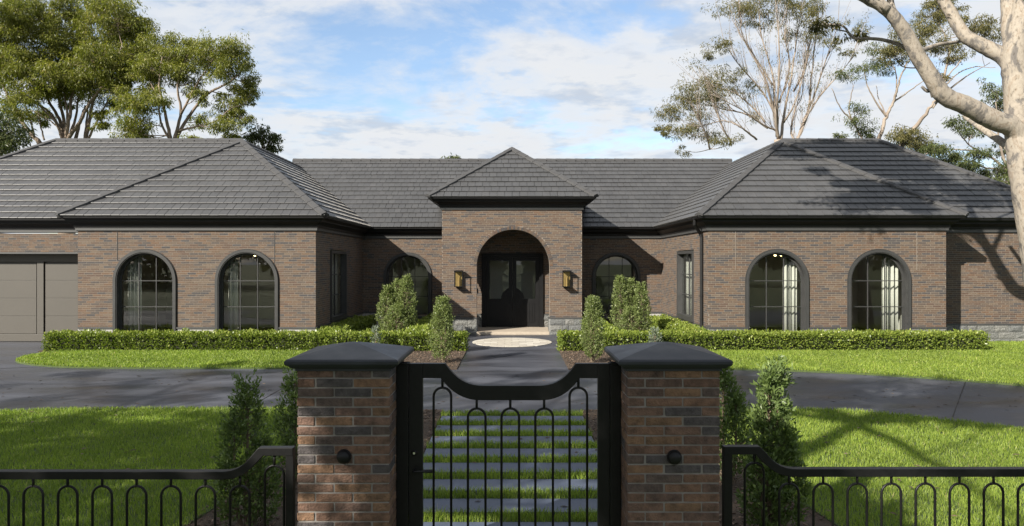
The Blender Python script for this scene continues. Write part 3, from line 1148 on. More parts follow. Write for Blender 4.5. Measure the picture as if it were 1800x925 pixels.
TW, TE, TT = 0.245, 0.325, 0.036
joined = MB()
singles = []
for (pts, u, up, nrm, single) in TILE_JOBS:
    o = pts[0]
    poly = [((p - o).dot(u), (p - o).dot(up)) for p in pts]
    if area(poly) < 0:
        poly = poly[::-1]
    vmax = max(p[1] for p in poly)
    umin, umax = min(p[0] for p in poly), max(p[0] for p in poly)
    row = 0
    v = -0.03
    while v < vmax:
        s = umin - TW + (0.5 * TW if row % 2 else 0) + random.choice((0, 0.03, -0.03))
        big = [(p[0], max(p[1], -0.03) if p[1] > 0.01 else -0.03) for p in poly]
        while s < umax:
            gap = random.choice((0.003, 0.004, 0.007))
            c2 = clip_poly([(s + gap, v), (s + TW - gap, v), (s + TW - gap, v + TE + 0.03), (s + gap, v + TE + 0.03)], big)
            if len(c2) >= 3 and abs(area(c2)) > 0.004:
                tilt = random.uniform(-0.003, 0.004)
                def top(a, b):
                    return o + u * a + up * b + nrm * ((TT + tilt) * (1 - (b - v) / (TE + 0.03)) + 0.004)
                tp = [top(a, b) for a, b in c2]
                lo = [o + u * a + up * b - nrm * 0.02 for a, b in c2]
                n_ = len(tp)
                fs = [tuple(range(n_))]
                for i in range(n_):
                    k2 = (i + 1) % n_
                    if abs(c2[i][1] - v) < 1e-6 and abs(c2[k2][1] - v) < 1e-6:      # the nose: a small chamfer tilted to glint in the sun, then the butt
                        b0 = len(tp) + len(lo)
                        lo += [tp[i] - up * 0.013 - nrm * 0.0105, tp[k2] - up * 0.013 - nrm * 0.0105]
                        fs += [(i, b0, b0 + 1, k2), (b0, n_ + i, n_ + k2, b0 + 1)]
                    else:
                        fs.append((i, n_ + i, n_ + k2, k2))
                if single:
                    singles.append((v, abs((o + u * s).x), tp + lo, fs))
                else:
                    joined.add(tp + lo, fs)
            s += TW
        v += TE
        row += 1
singles.sort(key=lambda t: t[0])
for i, (_, _, vs, fs) in enumerate(singles):
    if i < 296:
        mb = MB()
        mb.add(vs, fs)
        mb.build("roof_tile", M['tile'], roof_o)
    else:
        joined.add(vs, fs)
tag(joined.build("roof_tiles", M['tile_joined'], roof_o), kind='stuff')


def ridge_caps(mb, a, b, n1, n2, width=0.135, th=0.035, step=0.40):
    """angled caps along a hip or ridge from a (low) to b; n1, n2 point down the two slopes"""
    a, b = Vector(a), Vector(b)
    d = (b - a)
    L = d.length
    d.normalize()
    n = max(1, int(L / step))
    upv = (Vector((0, 0, 1)) - d * d.z).normalized()
    for k in range(n):
        p, q = a + d * (L * k / n), a + d * (L * (k + 1) / n + 0.03)
        h0, h1 = 0.056 + th, 0.046 + th
        for (h, pt) in ((h0, p), (h1, q)):
            pass
        def sec(pt, h):
            return [pt + upv * h, pt + n1 * width + upv * (h - 0.002), pt + n1 * width + upv * (h - th - 0.02), pt + n2 * width + upv * (h - th - 0.02), pt + n2 * width + upv * (h - 0.002)]
        s0, s1 = sec(p, h0), sec(q, h1)
        vs = s0 + s1
        fs = [(0, 1, 6, 5), (1, 2, 7, 6), (2, 3, 8, 7), (3, 4, 9, 8), (4, 0, 5, 9), (4, 3, 2, 1, 0), (5, 6, 7, 8, 9)]
        mb.add(vs, fs)


def down_dirs(d, na, nb):
    out = []
    for nn in (na, nb):
        t = nn.cross(d).normalized()
        if t.z > 0:
            t = -t
        out.append(t)
    return out


cth = 1 / math.sqrt(1 + PITCH * PITCH)
sth = PITCH * cth
NF, NR, NLf, NB = Vector((0, -sth, cth)), Vector((sth, 0, cth)), Vector((-sth, 0, cth)), Vector((0, sth, cth))


def hip(mb, a, b, na, nb, **kw):
    d = (Vector(b) - Vector(a)).normalized()
    t1, t2 = down_dirs(d, na, nb)
    ridge_caps(mb, a, b, t1, t2, **kw)


mb = MB()
hip(mb, (-xi, yw, ze), (-xc, yA, zr), NF, NR)
hip(mb, (-xo, yw, ze), (-xc, yA, zr), NF, NLf)
hip(mb, (-xc, yA, zr), (-xc, yE, zr), NR, NLf)
hip(mb, (xi, yw, ze), (xc, yA, zr), NF, NLf)
hip(mb, (xo, yw, ze), (xc, yA, zr), NF, NR)
hip(mb, (xc, yA, zr), (xc, yE, zr), NR, NLf)
hip(mb, (gl + (yG - yg), yG, zG), (-9.42, yG, zG), NF, NB)
hip(mb, (gl, yg, ze), (gl + (yG - yg), yG, zG), NF, NLf)
hip(mb, (9.42, yG, zG), (12.75, yG, zG), NF, NB)
hip(mb, (rr_, yg, ze), (12.75, yG, zG), NF, NR)
hip(mb, (-9.2, yM, zM), (9.2, yM, zM), NF, NB)
hip(mb, (-ph, yp, PEZ), (0, yp + ph, zP), NF, NLf)
hip(mb, (ph, yp, PEZ), (0, yp + ph, zP), NF, NR)
hip(mb, (0, yp + ph, zP), (0, 29.4, zP), NR, NLf)
tag(mb.build("ridge_caps", M['ridge'], roof_o), kind='stuff')

# ---- windows
def arch_window(uc, Yw):
    half, spring, zb = 0.88, WIN['spring'], 0.40
    fr = MB()
    A = lambda h, y, z=zb: [(x, y, zz) for x, zz in arch_pts(uc, h, spring, z, 30)]
    fr.band(A(half - 0.005, Yw - 0.05), A(half - 0.075, Yw - 0.05), (0, 0.06, 0))            # architrave
    fr.band(A(half + 0.012, Yw - 0.028), A(half + 0.001, Yw - 0.028), (0, 0.03, 0))
    fr.band(A(half - 0.076, Yw - 0.035), A(half - 0.10, Yw - 0.035), (0, 0.23, 0))   # deep reveal
    fr.band(A(half - 0.101, Yw + 0.13), A(half - 0.15, Yw + 0.13), (0, 0.06, 0))     # sash
    fr.box(uc - half + 0.01, uc + half - 0.01, Yw - 0.06, Yw + 0.2, zb - 0.06, zb - 0.002)
    w = fr.build("window", M['frame'], house)
    ih = half - 0.15
    yg_ = Yw + 0.155
    arch = [(uc + ih, zb), ] + [(uc + ih * math.cos(PI * k / 30), spring + ih * math.sin(PI * k / 30)) for k in range(31)] + [(uc - ih, zb)]
    third = ih * 2 / 3
    xs = [uc - ih, uc - ih + third, uc - ih + 2 * third, uc + ih]
    zs = [zb, 1.13, spring, spring + ih]
    for i in range(3):
        for j in range(3):
            c3 = clip_poly([(xs[i], zs[j]), (xs[i + 1], zs[j]), (xs[i + 1], zs[j + 1]), (xs[i], zs[j + 1])], arch)
            if len(c3) >= 3:
                p = MB()
                ty = random.uniform(-0.0012, 0.0012)
                p.prism([(x, yg_ + ty * (x - uc) * 2, z) for x, z in c3], (0, 0.006, 0))
                p.build("pane", M['glass'], w)
    for i in (1, 2):
        zt = spring + math.sqrt(ih * ih - (xs[i] - uc) ** 2)
        p = MB()
        p.box(xs[i] - 0.011, xs[i] + 0.011, yg_ - 0.016, yg_ + 0.020, zb, zt)
        p.build("glazing_bar", M['frame'], w)
    for z in zs[1:3]:
        p = MB()
        p.box(uc - ih, uc + ih, yg_ - 0.019, yg_ + 0.022, z - 0.011, z + 0.011)
        p.build("glazing_bar", M['frame'], w)


for c_ in (-10.25, -7.4, 7.4, 10.25):
    arch_window(c_, WY)
for c_ in (-3.82, 3.82):
    arch_window(c_, MY)


def side_window(s):
    """tall rectangular window in a wing's court wall; s = -1 or 1"""
    x0 = s * WX0
    inx = -s                    # the court lies towards the centre line
    y0, y1, z0, z1 = 21.25, 23.25, 0.62, 2.74
    fr = MB()
    def b(ya, yb, za, zb_, d0, d1):
        xa, xb = x0 + inx * d0, x0 + inx * d1
        fr.box(min(xa, xb), max(xa, xb), ya, yb, za, zb_)
    t = 0.09
    for (ya, yb, za, zb_) in ((y0, y0 + t, z0, z1), (y1 - t, y1, z0, z1), (y0 + t, y1 - t, z1 - t, z1), (y0 + t, y1 - t, z0, z0 + t)):
        b(ya, yb, za, zb_, -0.16, 0.05)
    b(y0 - 0.02, y1 + 0.02, z0 - 0.045, z0 - 0.001, -0.1, 0.08)
    w = fr.build("window", M['frame'], house)
    ya, yb, za, zb_ = y0 + t, y1 - t, z0 + t, z1 - t
    rows = [za, za + (zb_ - za) / 3, za + 2 * (zb_ - za) / 3, zb_]
    cols = [ya, (ya + yb) / 2, yb]
    xg = x0 - inx * 0.12
    for i in range(2):
        for j in range(3):
            p = MB()
            p.box(xg - 0.003, xg + 0.003, cols[i], cols[i + 1], rows[j], rows[j + 1])
            p.build("pane", M['glass'], w)
    for z in rows[1:3]:
        p = MB()
        p.box(xg - 0.02, xg + 0.02, ya, yb, z - 0.014, z + 0.014)
        p.build("glazing_bar", M['frame'], w)
    p = MB()
    p.box(xg - 0.023, xg + 0.023, cols[1] - 0.02, cols[1] + 0.02, za, zb_)
    p.build("glazing_bar", M['frame'], w)


side_window(-1)
side_window(1)


# rooms behind the glass
def room(x0, x1, y0, y1):
    mb = MB()
    z0, z1 = 0.12, 2.95
    mb.add([(x0, y1, z0), (x1, y1, z0), (x1, y1, z1), (x0, y1, z1)], [(0, 1, 2, 3)])
    mb.add([(x0, y0, z1), (x1, y0, z1), (x1, y1, z1), (x0, y1, z1)], [(0, 1, 2, 3)])
    mb.build("room_wall", M['room'], house)
    mb = MB()
    mb.add([(x0, y0, z0), (x1, y0, z0), (x1, y1, z0), (x0, y1, z0)], [(0, 1, 2, 3)])
    mb.build("room_floor", M['room_floor'], house)


room(-WX1 + 0.05, -WX0 - 0.05, WY + 0.12, 24.6)
room(WX0 + 0.05, WX1 - 0.05, WY + 0.12, 24.6)
room(-WX0 - 3, -2.4, MY + 0.12, 31)
room(2.4, WX0 + 3, MY + 0.12, 31)
mb = MB()
for x in (-WX1 + 0.04, WX1 - 0.04, -2.38, 2.38):
    ya, yb = (WY + 0.1, 24.6) if abs(x) > 5 else (MY + 0.1, 31)
    mb.box(x - 0.02, x + 0.02, ya, yb, 0.1, 3.0)
mb.build("room_partition", M['room'], house)


def curtain(name, x0, x1, y, z0, z1, label, group=None, along='x', mat='curtain'):
    amp = 0.045 if along == 'x' else 0.012
    n = 36
    a, b = [], []
    for k in range(n + 1):
        t = k / n
        s = x0 + (x1 - x0) * t
        w = amp * math.sin(t * (x1 - x0) * 55) + 0.012 * math.sin(t * 17)
        if along == 'x':
            a.append((s, y + w, z0))
            b.append((s, y + w, z1))
        else:
            a.append((y + w, s, z0))
            b.append((y + w, s, z1))
    mb = MB()
    mb.band(b, a, (0, 0.004, 0) if along == 'x' else (0.004, 0, 0))
    o = mb.build(name, M[mat], None, smooth=True)
    tag(o, label, "curtain", group)


curtain("curtain", 7.72, 8.12, WY + 0.42, 0.16, 2.75, "cream curtain drawn back in the arched window nearest the downpipe")
curtain("curtain", 10.55, 11.0, WY + 0.42, 0.16, 2.75, "cream curtain drawn back in the arched window nearest the gum tree")
curtain("curtain", -11.0, -10.62, WY + 0.5, 0.16, 2.75, "dim curtain inside the arched window nearest the garage door")
curtain("curtain", -8.12, -7.86, WY + 0.5, 0.16, 2.75, "narrow dim curtain inside the arched window below the gold ceiling light")
curtain("curtain", 21.3, 23.2, WX0 + 0.26, 0.16, 2.8, "pale curtain filling the tall court window beside the downpipe", along='y')
curtain("curtain", 21.3, 23.2, -WX0 - 0.26, 0.16, 2.8, "pale curtain filling the tall shaded court window opposite the downpipe", along='y')


def pendant(x, y, z, label):
    r_ = empty("ceiling_light", (x, y, z), None, label, "ceiling light")
    mb = MB()
    mb.tube([(x, y, z + 0.03), (x, y, 2.95)], 0.012, 6)
    mb.lathe((x, y, z), [(0.02, 0.06), (0.05, 0.05), (0.05, 0.03), (0.02, 0.03)], 12)
    mb.build("stem", M['brass'], r_)
    for dx in (-0.09, 0.09):
        mb = MB()
        mb.lathe((x + dx, y, z - 0.02), [(0.012, -0.035), (0.035, -0.02), (0.038, 0.01), (0.02, 0.035)], 10)
        mb.build("bulb", M['bulb'], r_, smooth=True)


pendant(-7.78, 21.6, 2.62, "lit gold ceiling light seen in the arched window beside the court corner")
pendant(8.0, 21.2, 2.62, "small lit ceiling light in the arched window nearest the downpipe")

# ---- front doors
DY = 24.93
DX0, DX1, DZ0, DZ1 = -1.03, 1.07, 0.10, 2.67
DC = (DX0 + DX1) / 2
mb = MB()
for (a, b_) in ((DX0, DX0 + 0.11), (DX1 - 0.11, DX1)):
    mb.box(a, b_, DY - 0.08, DY + 0.1, DZ0, DZ1)
mb.box(DX0 + 0.11, DX1 - 0.11, DY - 0.08, DY + 0.1, DZ1 - 0.11, DZ1)
mb.box(DX0 - 0.03, DX0 + 0.03, DY - 0.10, DY - 0.081, DZ0, DZ1 + 0.03)
mb.box(DX1 - 0.03, DX1 + 0.03, DY - 0.10, DY - 0.081, DZ0, DZ1 + 0.03)
mb.box(DX0 + 0.031, DX1 - 0.031, DY - 0.10, DY - 0.081, DZ1 - 0.03, DZ1 + 0.03)
mb.build("door_frame", M['door'], house)
for s in (-1, 1):
    a, b_ = (DX0 + 0.115, DC - 0.004) if s < 0 else (DC + 0.004, DX1 - 0.115)
    z0, z1, zm = DZ0 + 0.01, DZ1 - 0.115, 1.10
    mb = MB()
    st = 0.13
    mb.box(a, a + st, DY - 0.03, DY + 0.03, z0, z1)
    mb.box(b_ - st, b_, DY - 0.03, DY + 0.03, z0, z1)
    mb.box(a + st, b_ - st, DY - 0.03, DY + 0.03, z1 - 0.12, z1)
    mb.box(a + st, b_ - st, DY - 0.03, DY + 0.03, zm - 0.12, zm)
    mb.box(a + st, b_ - st, DY - 0.028, DY + 0.03, z0, zm - 0.12)
    # fluted lower panel
    nfl = 7
    for k in range(nfl):
        fx = a + st + 0.02 + (b_ - a - 2 * st - 0.04) * k / nfl
        fw = (b_ - a - 2 * st - 0.04) / nfl
        mb.box(fx + 0.006, fx + fw - 0.006, DY - 0.042, DY - 0.0285, z0 + 0.16, zm - 0.16)
    d = mb.build("front_door", M['door'], house)
    p = MB()
    p.box(a + st, b_ - st, DY - 0.004, DY + 0.004, zm, z1 - 0.12)
    p.build("pane", M['glass'], d)
    # half-round plate and pull that meet as a circle
    p = MB()
    n = 24
    def half_arc(r):
        return [(DC + s * (0.006 + r * math.sin(PI * k / n)), DY - 0.06, 1.10 + r * math.cos(PI * k / n)) for k in range(n + 1)]
    p.prism(half_arc(0.40), (0, 0.03, 0))
    p.build("round_plate", M['door'], d)
    p = MB()
    p.band([(x, y - 0.03, z) for x, y, z in half_arc(0.30)], [(x, y - 0.03, z) for x, y, z in half_arc(0.24)], (0, 0.03, 0))
    p.box(min(DC + s * 0.03, DC + s * 0.06), max(DC + s * 0.03, DC + s * 0.06), DY - 0.12, DY - 0.095, 0.93, 1.27)
    p.build("handle", M['iron'], d)
mb = MB()
mb.box(DX0 + 0.1, DX1 - 0.1, DY + 1.6, DY + 1.62, 0.1, 3.4)
mb.box(DX0 - 0.4, DX0 - 0.38, DY + 0.12, DY + 1.6, 0.1, 3.4)
mb.box(DX1 + 0.38, DX1 + 0.4, DY + 0.12, DY + 1.6, 0.1, 3.4)
mb.box(DX0 - 0.4, DX1 + 0.4, DY + 0.12, DY + 1.6, 3.4, 3.42)
mb.build("hall_wall", M['room'], house)
mb = MB()
mb.box(-1.16, -1.12, PY + 0.14, PY + 0.17, 1.36, 1.52)
mb.build("doorbell", M['iron'], house)

# ---- garage door
GD = GY + 0.35
g_root = empty("garage_door", (-15.9, GD, 0), None, "wide taupe garage door with raised framed panels under a steel lintel", "garage door")
mb = MB()
mb.box(-19.4, -WX1 - 0.0, GD + 0.04, GD + 0.08, 0.0, 2.66)
mb.build("door_sheet", M['garage'], g_root)
xs = [-12.13]
x = -12.13
k = 0
for (xa, xb) in ((-14.03, -12.13), (-16.25, -14.29), (-18.47, -16.51)):
    for j in range(4):
        mb = MB()
        z0 = 0.235 + j * 0.535
        mb.box(xa + 0.006, xb - 0.006, GD + 0.0, GD + 0.038, z0 + 0.002, z0 + 0.530)
        mb.build("panel", M['garage'], g_root, bevel=0.004)
mb = MB()
for xa in (-14.26, -16.48):
    mb.box(xa, xa + 0.20, GD - 0.03, GD + 0.039, 0.23, 2.40)
mb.box(-19.3, -12.13, GD - 0.03, GD + 0.039, 0.01, 0.225)
mb.box(-19.3, -12.13, GD - 0.03, GD + 0.039, 2.40, 2.62)
mb.build("door_rail", M['garage'], g_root, bevel=0.006)
mb = MB()
mb.box(-19.6, -WX1 - 0.003, GY - 0.03, GY + 0.42, 2.63, 2.678)
mb.build("lintel", M['charcoal'], house)
mb = MB()
mb.box(-19.75, -19.45, GY - 0.01, GY + 0.42, 0, 2.629)
mb.build("garage_pier", M['mortar'], house)

# ---- downpipe on the court wall of the right wing
mb = MB()
xw = WX0 - 0.055
yd = 20.2
mb.tube([(WX0 - OV + 0.05, yd - 0.25, EZ - 0.08), (WX0 - OV + 0.05, yd - 0.22, EZ - 0.22), (WX0 - 0.09, yd, BTOP - 0.05), (xw, yd, BTOP - 0.15), (xw, yd, 0.45), (xw - 0.10, yd - 0.05, 0.36)],
        0.048, 12)
dp = mb.build("downpipe", M['black'], house, smooth=False)
for z in (2.6, 1.4, 0.75):
    p = MB()
    p.lathe((xw, yd, z), [(0.05, 0), (0.056, 0.0), (0.056, 0.04), (0.05, 0.04)], 12)
    p.build("pipe_bracket", M['black'], dp)


# ---- wall lanterns on the porch piers
def lantern(x, label):
    z0, z1 = 1.58, 2.10
    yw_ = PY - 0.008
    r_ = empty("wall_lantern", (x, yw_, z0), None, label, "wall lantern", "brass lanterns on the porch piers")
    w, d = 0.125, 0.20
    y1 = yw_ - 0.06
    y0 = y1 - d
    mb = MB()
    for sx in (-1, 1):
        for yy in (y0, y1 - 0.018):
            mb.box(x + sx * w - 0.011, x + sx * w + 0.011, yy, yy + 0.018, z0 + 0.02, z1 - 0.02)
    mb.box(x - w - 0.02, x + w + 0.02, y0 - 0.01, y1 + 0.01, z0, z0 + 0.02)
    mb.box(x - w - 0.025, x + w + 0.025, y0 - 0.015, y1 + 0.015, z1 - 0.02, z1 + 0.01)
    mb.build("cage", M['iron'], r_)
    mb = MB()
    mb.box(x - w + 0.02, x + w - 0.02, yw_ - 0.025, yw_, z0 - 0.03, z1 + 0.02)
    mb.box(x - 0.02, x + 0.02, y1, yw_ - 0.024, z1 - 0.08, z1 - 0.03)
    mb.tube([(x, yw_ - 0.02, z0 - 0.01), (x, yw_ - 0.10, z0 - 0.045), (x, y0 + 0.1, z0 - 0.02), (x, y0 + 0.1, z0 + 0.01)], 0.012, 6)
    mb.build("wall_bracket", M['iron'], r_)
    mb = MB()
    mb.box(x - w + 0.012, x + w - 0.012, y1 - 0.012, y1 - 0.006, z0 + 0.021, z1 - 0.021)
    mb.build("reflector", M['brass'], r_)
    mb = MB()
    mb.tube([(x, y0 + 0.09, z0 + 0.021), (x, y0 + 0.09, z0 + 0.30)], 0.028, 10)
    mb.build("candle", M['brass'], r_)


lantern(-1.74, "brass wall lantern on the porch pier beside the doorbell, its base above the wing's shadow")
lantern(1.79, "brass wall lantern on the porch pier farther from the doorbell, all in sun")

# ------------------------------------------------------------------ gate pillars
brick_meshes = []


def brick_mesh(L, Wd, Hh, seed):
    rnd = random.Random(seed)
    bm = bmesh.new()
    bmesh.ops.create_cube(bm, size=1.0)
    bmesh.ops.scale(bm, vec=(L, Wd, Hh), verts=bm.verts)
    bmesh.ops.bevel(bm, geom=bm.edges[:], offset=0.0035, segments=1, affect='EDGES')
    for v_ in bm.verts:
        v_.co += Vector((rnd.uniform(-1, 1), rnd.uniform(-1, 1), rnd.uniform(-1, 1))) * 0.0016
    me = bpy.data.meshes.new("brick")
    bm.to_mesh(me)
    bm.free()
    me.materials.append(M['pillar_brick'])
    return me


BM_X = [brick_mesh(0.23, 0.11, BH, 10 + i) for i in range(5)]
BM_Y = [brick_mesh(0.11, 0.23, BH, 20 + i) for i in range(5)]


def pillar(x0, inner, label):
    """x0: left edge; inner: +1 when the gate is to its right"""
    y0, S, ztop = 4.50, 0.59, 1.685
    xcn, ycn = x0 + S / 2, y0 + S / 2
    root = empty("gate_pillar", (xcn, ycn, 0), None, label, "gate pillar")
    mb = MB()
    mb.box(x0 + 0.006, x0 + S - 0.006, y0 + 0.006, y0 + S - 0.006, -0.05, ztop - 0.002)
    mb.build("mortar_core", M['pillar_mortar'], root)
    n = int(ztop / PC)
    rest = MB()
    for c in range(n):
        z = ztop - PC * (c + 1) + 0.005
        for s in range(4):
            for j in range(2):
                a, b_ = j * 0.24, j * 0.24 + 0.23
                # a pinwheel bond, mirrored every other course
                if s == 0:
                    bx = [a, b_, 0, 0.11]
                elif s == 1:
                    bx = [S - 0.11, S, a, b_]
                elif s == 2:
                    bx = [S - b_, S - a, S - 0.11, S]
                else:
                    bx = [0, 0.11, S - b_, S - a]
                if c % 2:
                    bx[0], bx[1] = S - bx[1], S - bx[0]
                longx = (bx[1] - bx[0]) > 0.2
                shows = z > 0.6 and (bx[2] < 0.01 or (inner > 0 and bx[1] > S - 0.01) or (inner < 0 and bx[0] < 0.01))
                j1 = random.uniform(-0.002, 0.002)
                if shows:
                    me = random.choice(BM_X if longx else BM_Y)
                    o = link("brick", me, root, None)
                    o.location = (x0 + (bx[0] + bx[1]) / 2 + j1, y0 + (bx[2] + bx[3]) / 2 + random.uniform(-0.002, 0.002), z + BH / 2)
                    o.rotation_euler = (0, random.uniform(-0.006, 0.006), random.choice((0, PI)) + random.uniform(-0.004, 0.004))
                else:
                    rest.box(x0 + bx[0], x0 + bx[1], y0 + bx[2], y0 + bx[3], z, z + BH)
    tag(rest.build("brickwork", M['pillar_brick_joined'], root), kind='stuff')
    # cap: a shallow pyramid with a moulded edge
    mb = MB()
    rings = [(0.296, 1.672), (0.306, 1.672), (0.306, 1.690), (0.318, 1.690), (0.332, 1.698), (0.338, 1.708), (0.352, 1.712), (0.359, 1.722), (0.359, 1.738), (0.352, 1.748),
             (0.338, 1.7535), (0.18, 1.790), (0.05, 1.818), (0.012, 1.824)]
    vs, fs = [], []
    for (h, z) in rings:
        for sx, sy in ((-1, -1), (1, -1), (1, 1), (-1, 1)):
            vs.append((xcn + sx * h, ycn + sy * h, z))
    for i in range(len(rings) - 1):
        for k_ in range(4):
            j_ = (k_ + 1) % 4
            fs.append((i * 4 + k_, i * 4 + j_, i * 4 + 4 + j_, i * 4 + 4 + k_))
    fs.append((3, 2, 1, 0))
    m_ = (len(rings) - 1) * 4
    fs.append((m_, m_ + 1, m_ + 2, m_ + 3))
    mb.add(vs, fs)
    mb.build("cap", M['cap'], root)
    return root


pillar(-1.370, 1, "brown brick gate pillar with grey cap, on the lock side of the gate")
pillar(0.736, -1, "shaded brown brick gate pillar with grey cap, on the hinge side of the gate")


def dome_light(px, py, label):
    c = P(px, py, 4.498)
    r_ = empty("pillar_light", c, None, label, "wall light")
    mb = MB()
    mb.lathe(c, [(0.030, -0.004), (0.040, 0.0), (0.044, 0.012), (0.043, 0.024), (0.036, 0.038), (0.022, 0.047), (0.006, 0.051)], 24, axis='y')
    mb.build("dome", M['iron'], r_, smooth=True)
    mb = MB()
    mb.lathe(c, [(0.047, -0.004), (0.047, 0.006), (0.044, 0.010), (0.040, 0.010)], 24, axis='y')
    mb.build("rim", M['iron'], r_)


dome_light(605, 802, "round black dome light on the gate pillar next to the lock")
dome_light(1185, 803, "round black dome light on the shaded gate pillar by the gate hinges")

# ------------------------------------------------------------------ gate
GYY = 4.78      # plane of the gate


def Zp(py, Y=GYY):
    return H - (py - 462) * Y / F


def Xp(px, Y=GYY):
    return (px - 900) * Y / F


def gate_post(px0, px1, label):
    r_ = empty("gate_post", (Xp((px0 + px1) / 2), GYY, 0), None, label, "gate post")
    mb = MB()
    mb.box(Xp(px0), Xp(px1), GYY - 0.03, GYY + 0.06, -0.02, Zp(640))
    mb.build("post", M['iron'], r_, bevel=0.003)
    mb = MB()
    mb.box(Xp(px0) - 0.004, Xp(px1) + 0.002, GYY - 0.033, GYY + 0.063, Zp(640) + 0.001, Zp(637.5))
    mb.build("post_cap", M['iron'], r_)


gate_post(697.5, 718.5, "square black steel gate post on the lock side")
gate_post(1072, 1090.5, "square black steel gate post carrying the gate hinges")

gate = empty("entry_gate", (0, GYY, 0), None, "black steel garden gate with a swept top rail and hooped bars", "gate")
GT = 0.045
zb_gate = 0.10
for (a, b_) in ((719.5, 743.5), (1050.5, 1071)):
    mb = MB()
    mb.box(Xp(a), Xp(b_), GYY - GT / 2, GYY + GT / 2, zb_gate, Zp(638))
    mb.build("stile", M['iron'], gate, bevel=0.003)


def bez(p0, p1, p2, p3, n=12):
    out = []
    for k in range(n + 1):
        t = k / n
        q = [(1 - t) ** 3 * p0[i] + 3 * (1 - t) ** 2 * t * p1[i] + 3 * (1 - t) * t * t * p2[i] + t ** 3 * p3[i] for i in (0, 1)]
        out.append(tuple(q))
    return out


up_l = [(743.6, 638)] + bez((783, 638), (795, 655), (812, 676.7), (850, 676.7))
up_r = bez((946, 676.7), (984, 676.7), (1000, 655), (1012, 638)) + [(1050.4, 638)]
lo_l = [(743.6, 663.6)] + bez((775, 663.6), (790, 682), (808, 702.3), (846, 702.3))
lo_r = bez((950, 702.3), (988, 702.3), (1004, 682), (1019, 663.6)) + [(1050.4, 663.6)]
mb = MB()
outer = [(Xp(x), GYY - GT / 2, Zp(y)) for x, y in up_l + up_r]
inner = [(Xp(x), GYY - GT / 2, Zp(y)) for x, y in lo_l + lo_r]
mb.band(outer, inner, (0, GT, 0))
mb.build("top_rail", M['iron'], gate, bevel=0.002)
mb = MB()
mb.box(Xp(743.6), Xp(1050.4), GYY - GT / 2, GYY + GT / 2, zb_gate, zb_gate + 0.1)
mb.build("bottom_rail", M['iron'], gate)


def hoop(cx, ztop, zlow, zrail, half, Y, parent, r=0.0085):
    """an upside-down U of round bar with a short stem up to the rail"""
    pts = [(cx - half, Y, zlow)]
    sp = ztop - half
    for k in range(13):
        a = PI - PI * k / 12
        pts.append((cx + half * math.cos(a), Y, sp + half * math.sin(a)))
    pts.append((cx + half, Y, zlow))
    mb = MB()
    mb.tube(pts, r, 8)
    mb.tube([(cx, Y, ztop - 0.002), (cx, Y, zrail)], r * 1.05, 8)
    return mb.build("hoop", M['iron'], parent, smooth=True)


for (px, pt, pr) in ((777.7, 681, 664), (838, 717.5, 702), (897, 717.5, 702), (956.5, 717.5, 702), (1016.6, 681, 664)):
    hoop(Xp(px), Zp(pt), zb_gate + 0.08, Zp(pr) + 0.01, 0.0595, GYY, gate)
mb = MB()
c = Vector((Xp(729), GYY - GT / 2, Zp(794)))
mb.lathe(c, [(0.017, 0), (0.019, 0.006), (0.014, 0.012), (0.006, 0.012)], 16, axis='y')
lk = mb.build("lock_cylinder", M['iron'], gate)
mb = MB()
mb.lathe(c, [(0.0075, 0.0121), (0.0075, 0.014), (0.002, 0.014)], 12, axis='y')
mb.build("key_barrel", M['steel'], lk)
for (z, w, yy) in ((824, 33, GYY - 0.065), (832, 29, GYY + 0.065)):
    mb = MB()
    s = -1 if yy < GYY else 1
    zc = Zp(z)
    mb.tube([(Xp(729), GYY + s * 0.02, zc), (Xp(729), yy, zc), (Xp(731), yy, zc), (Xp(729 + w), yy, zc)], 0.0085, 8)
    mb.build("lever_handle", M['iron'], gate, smooth=True)

# ------------------------------------------------------------------ fences
FY = 4.80


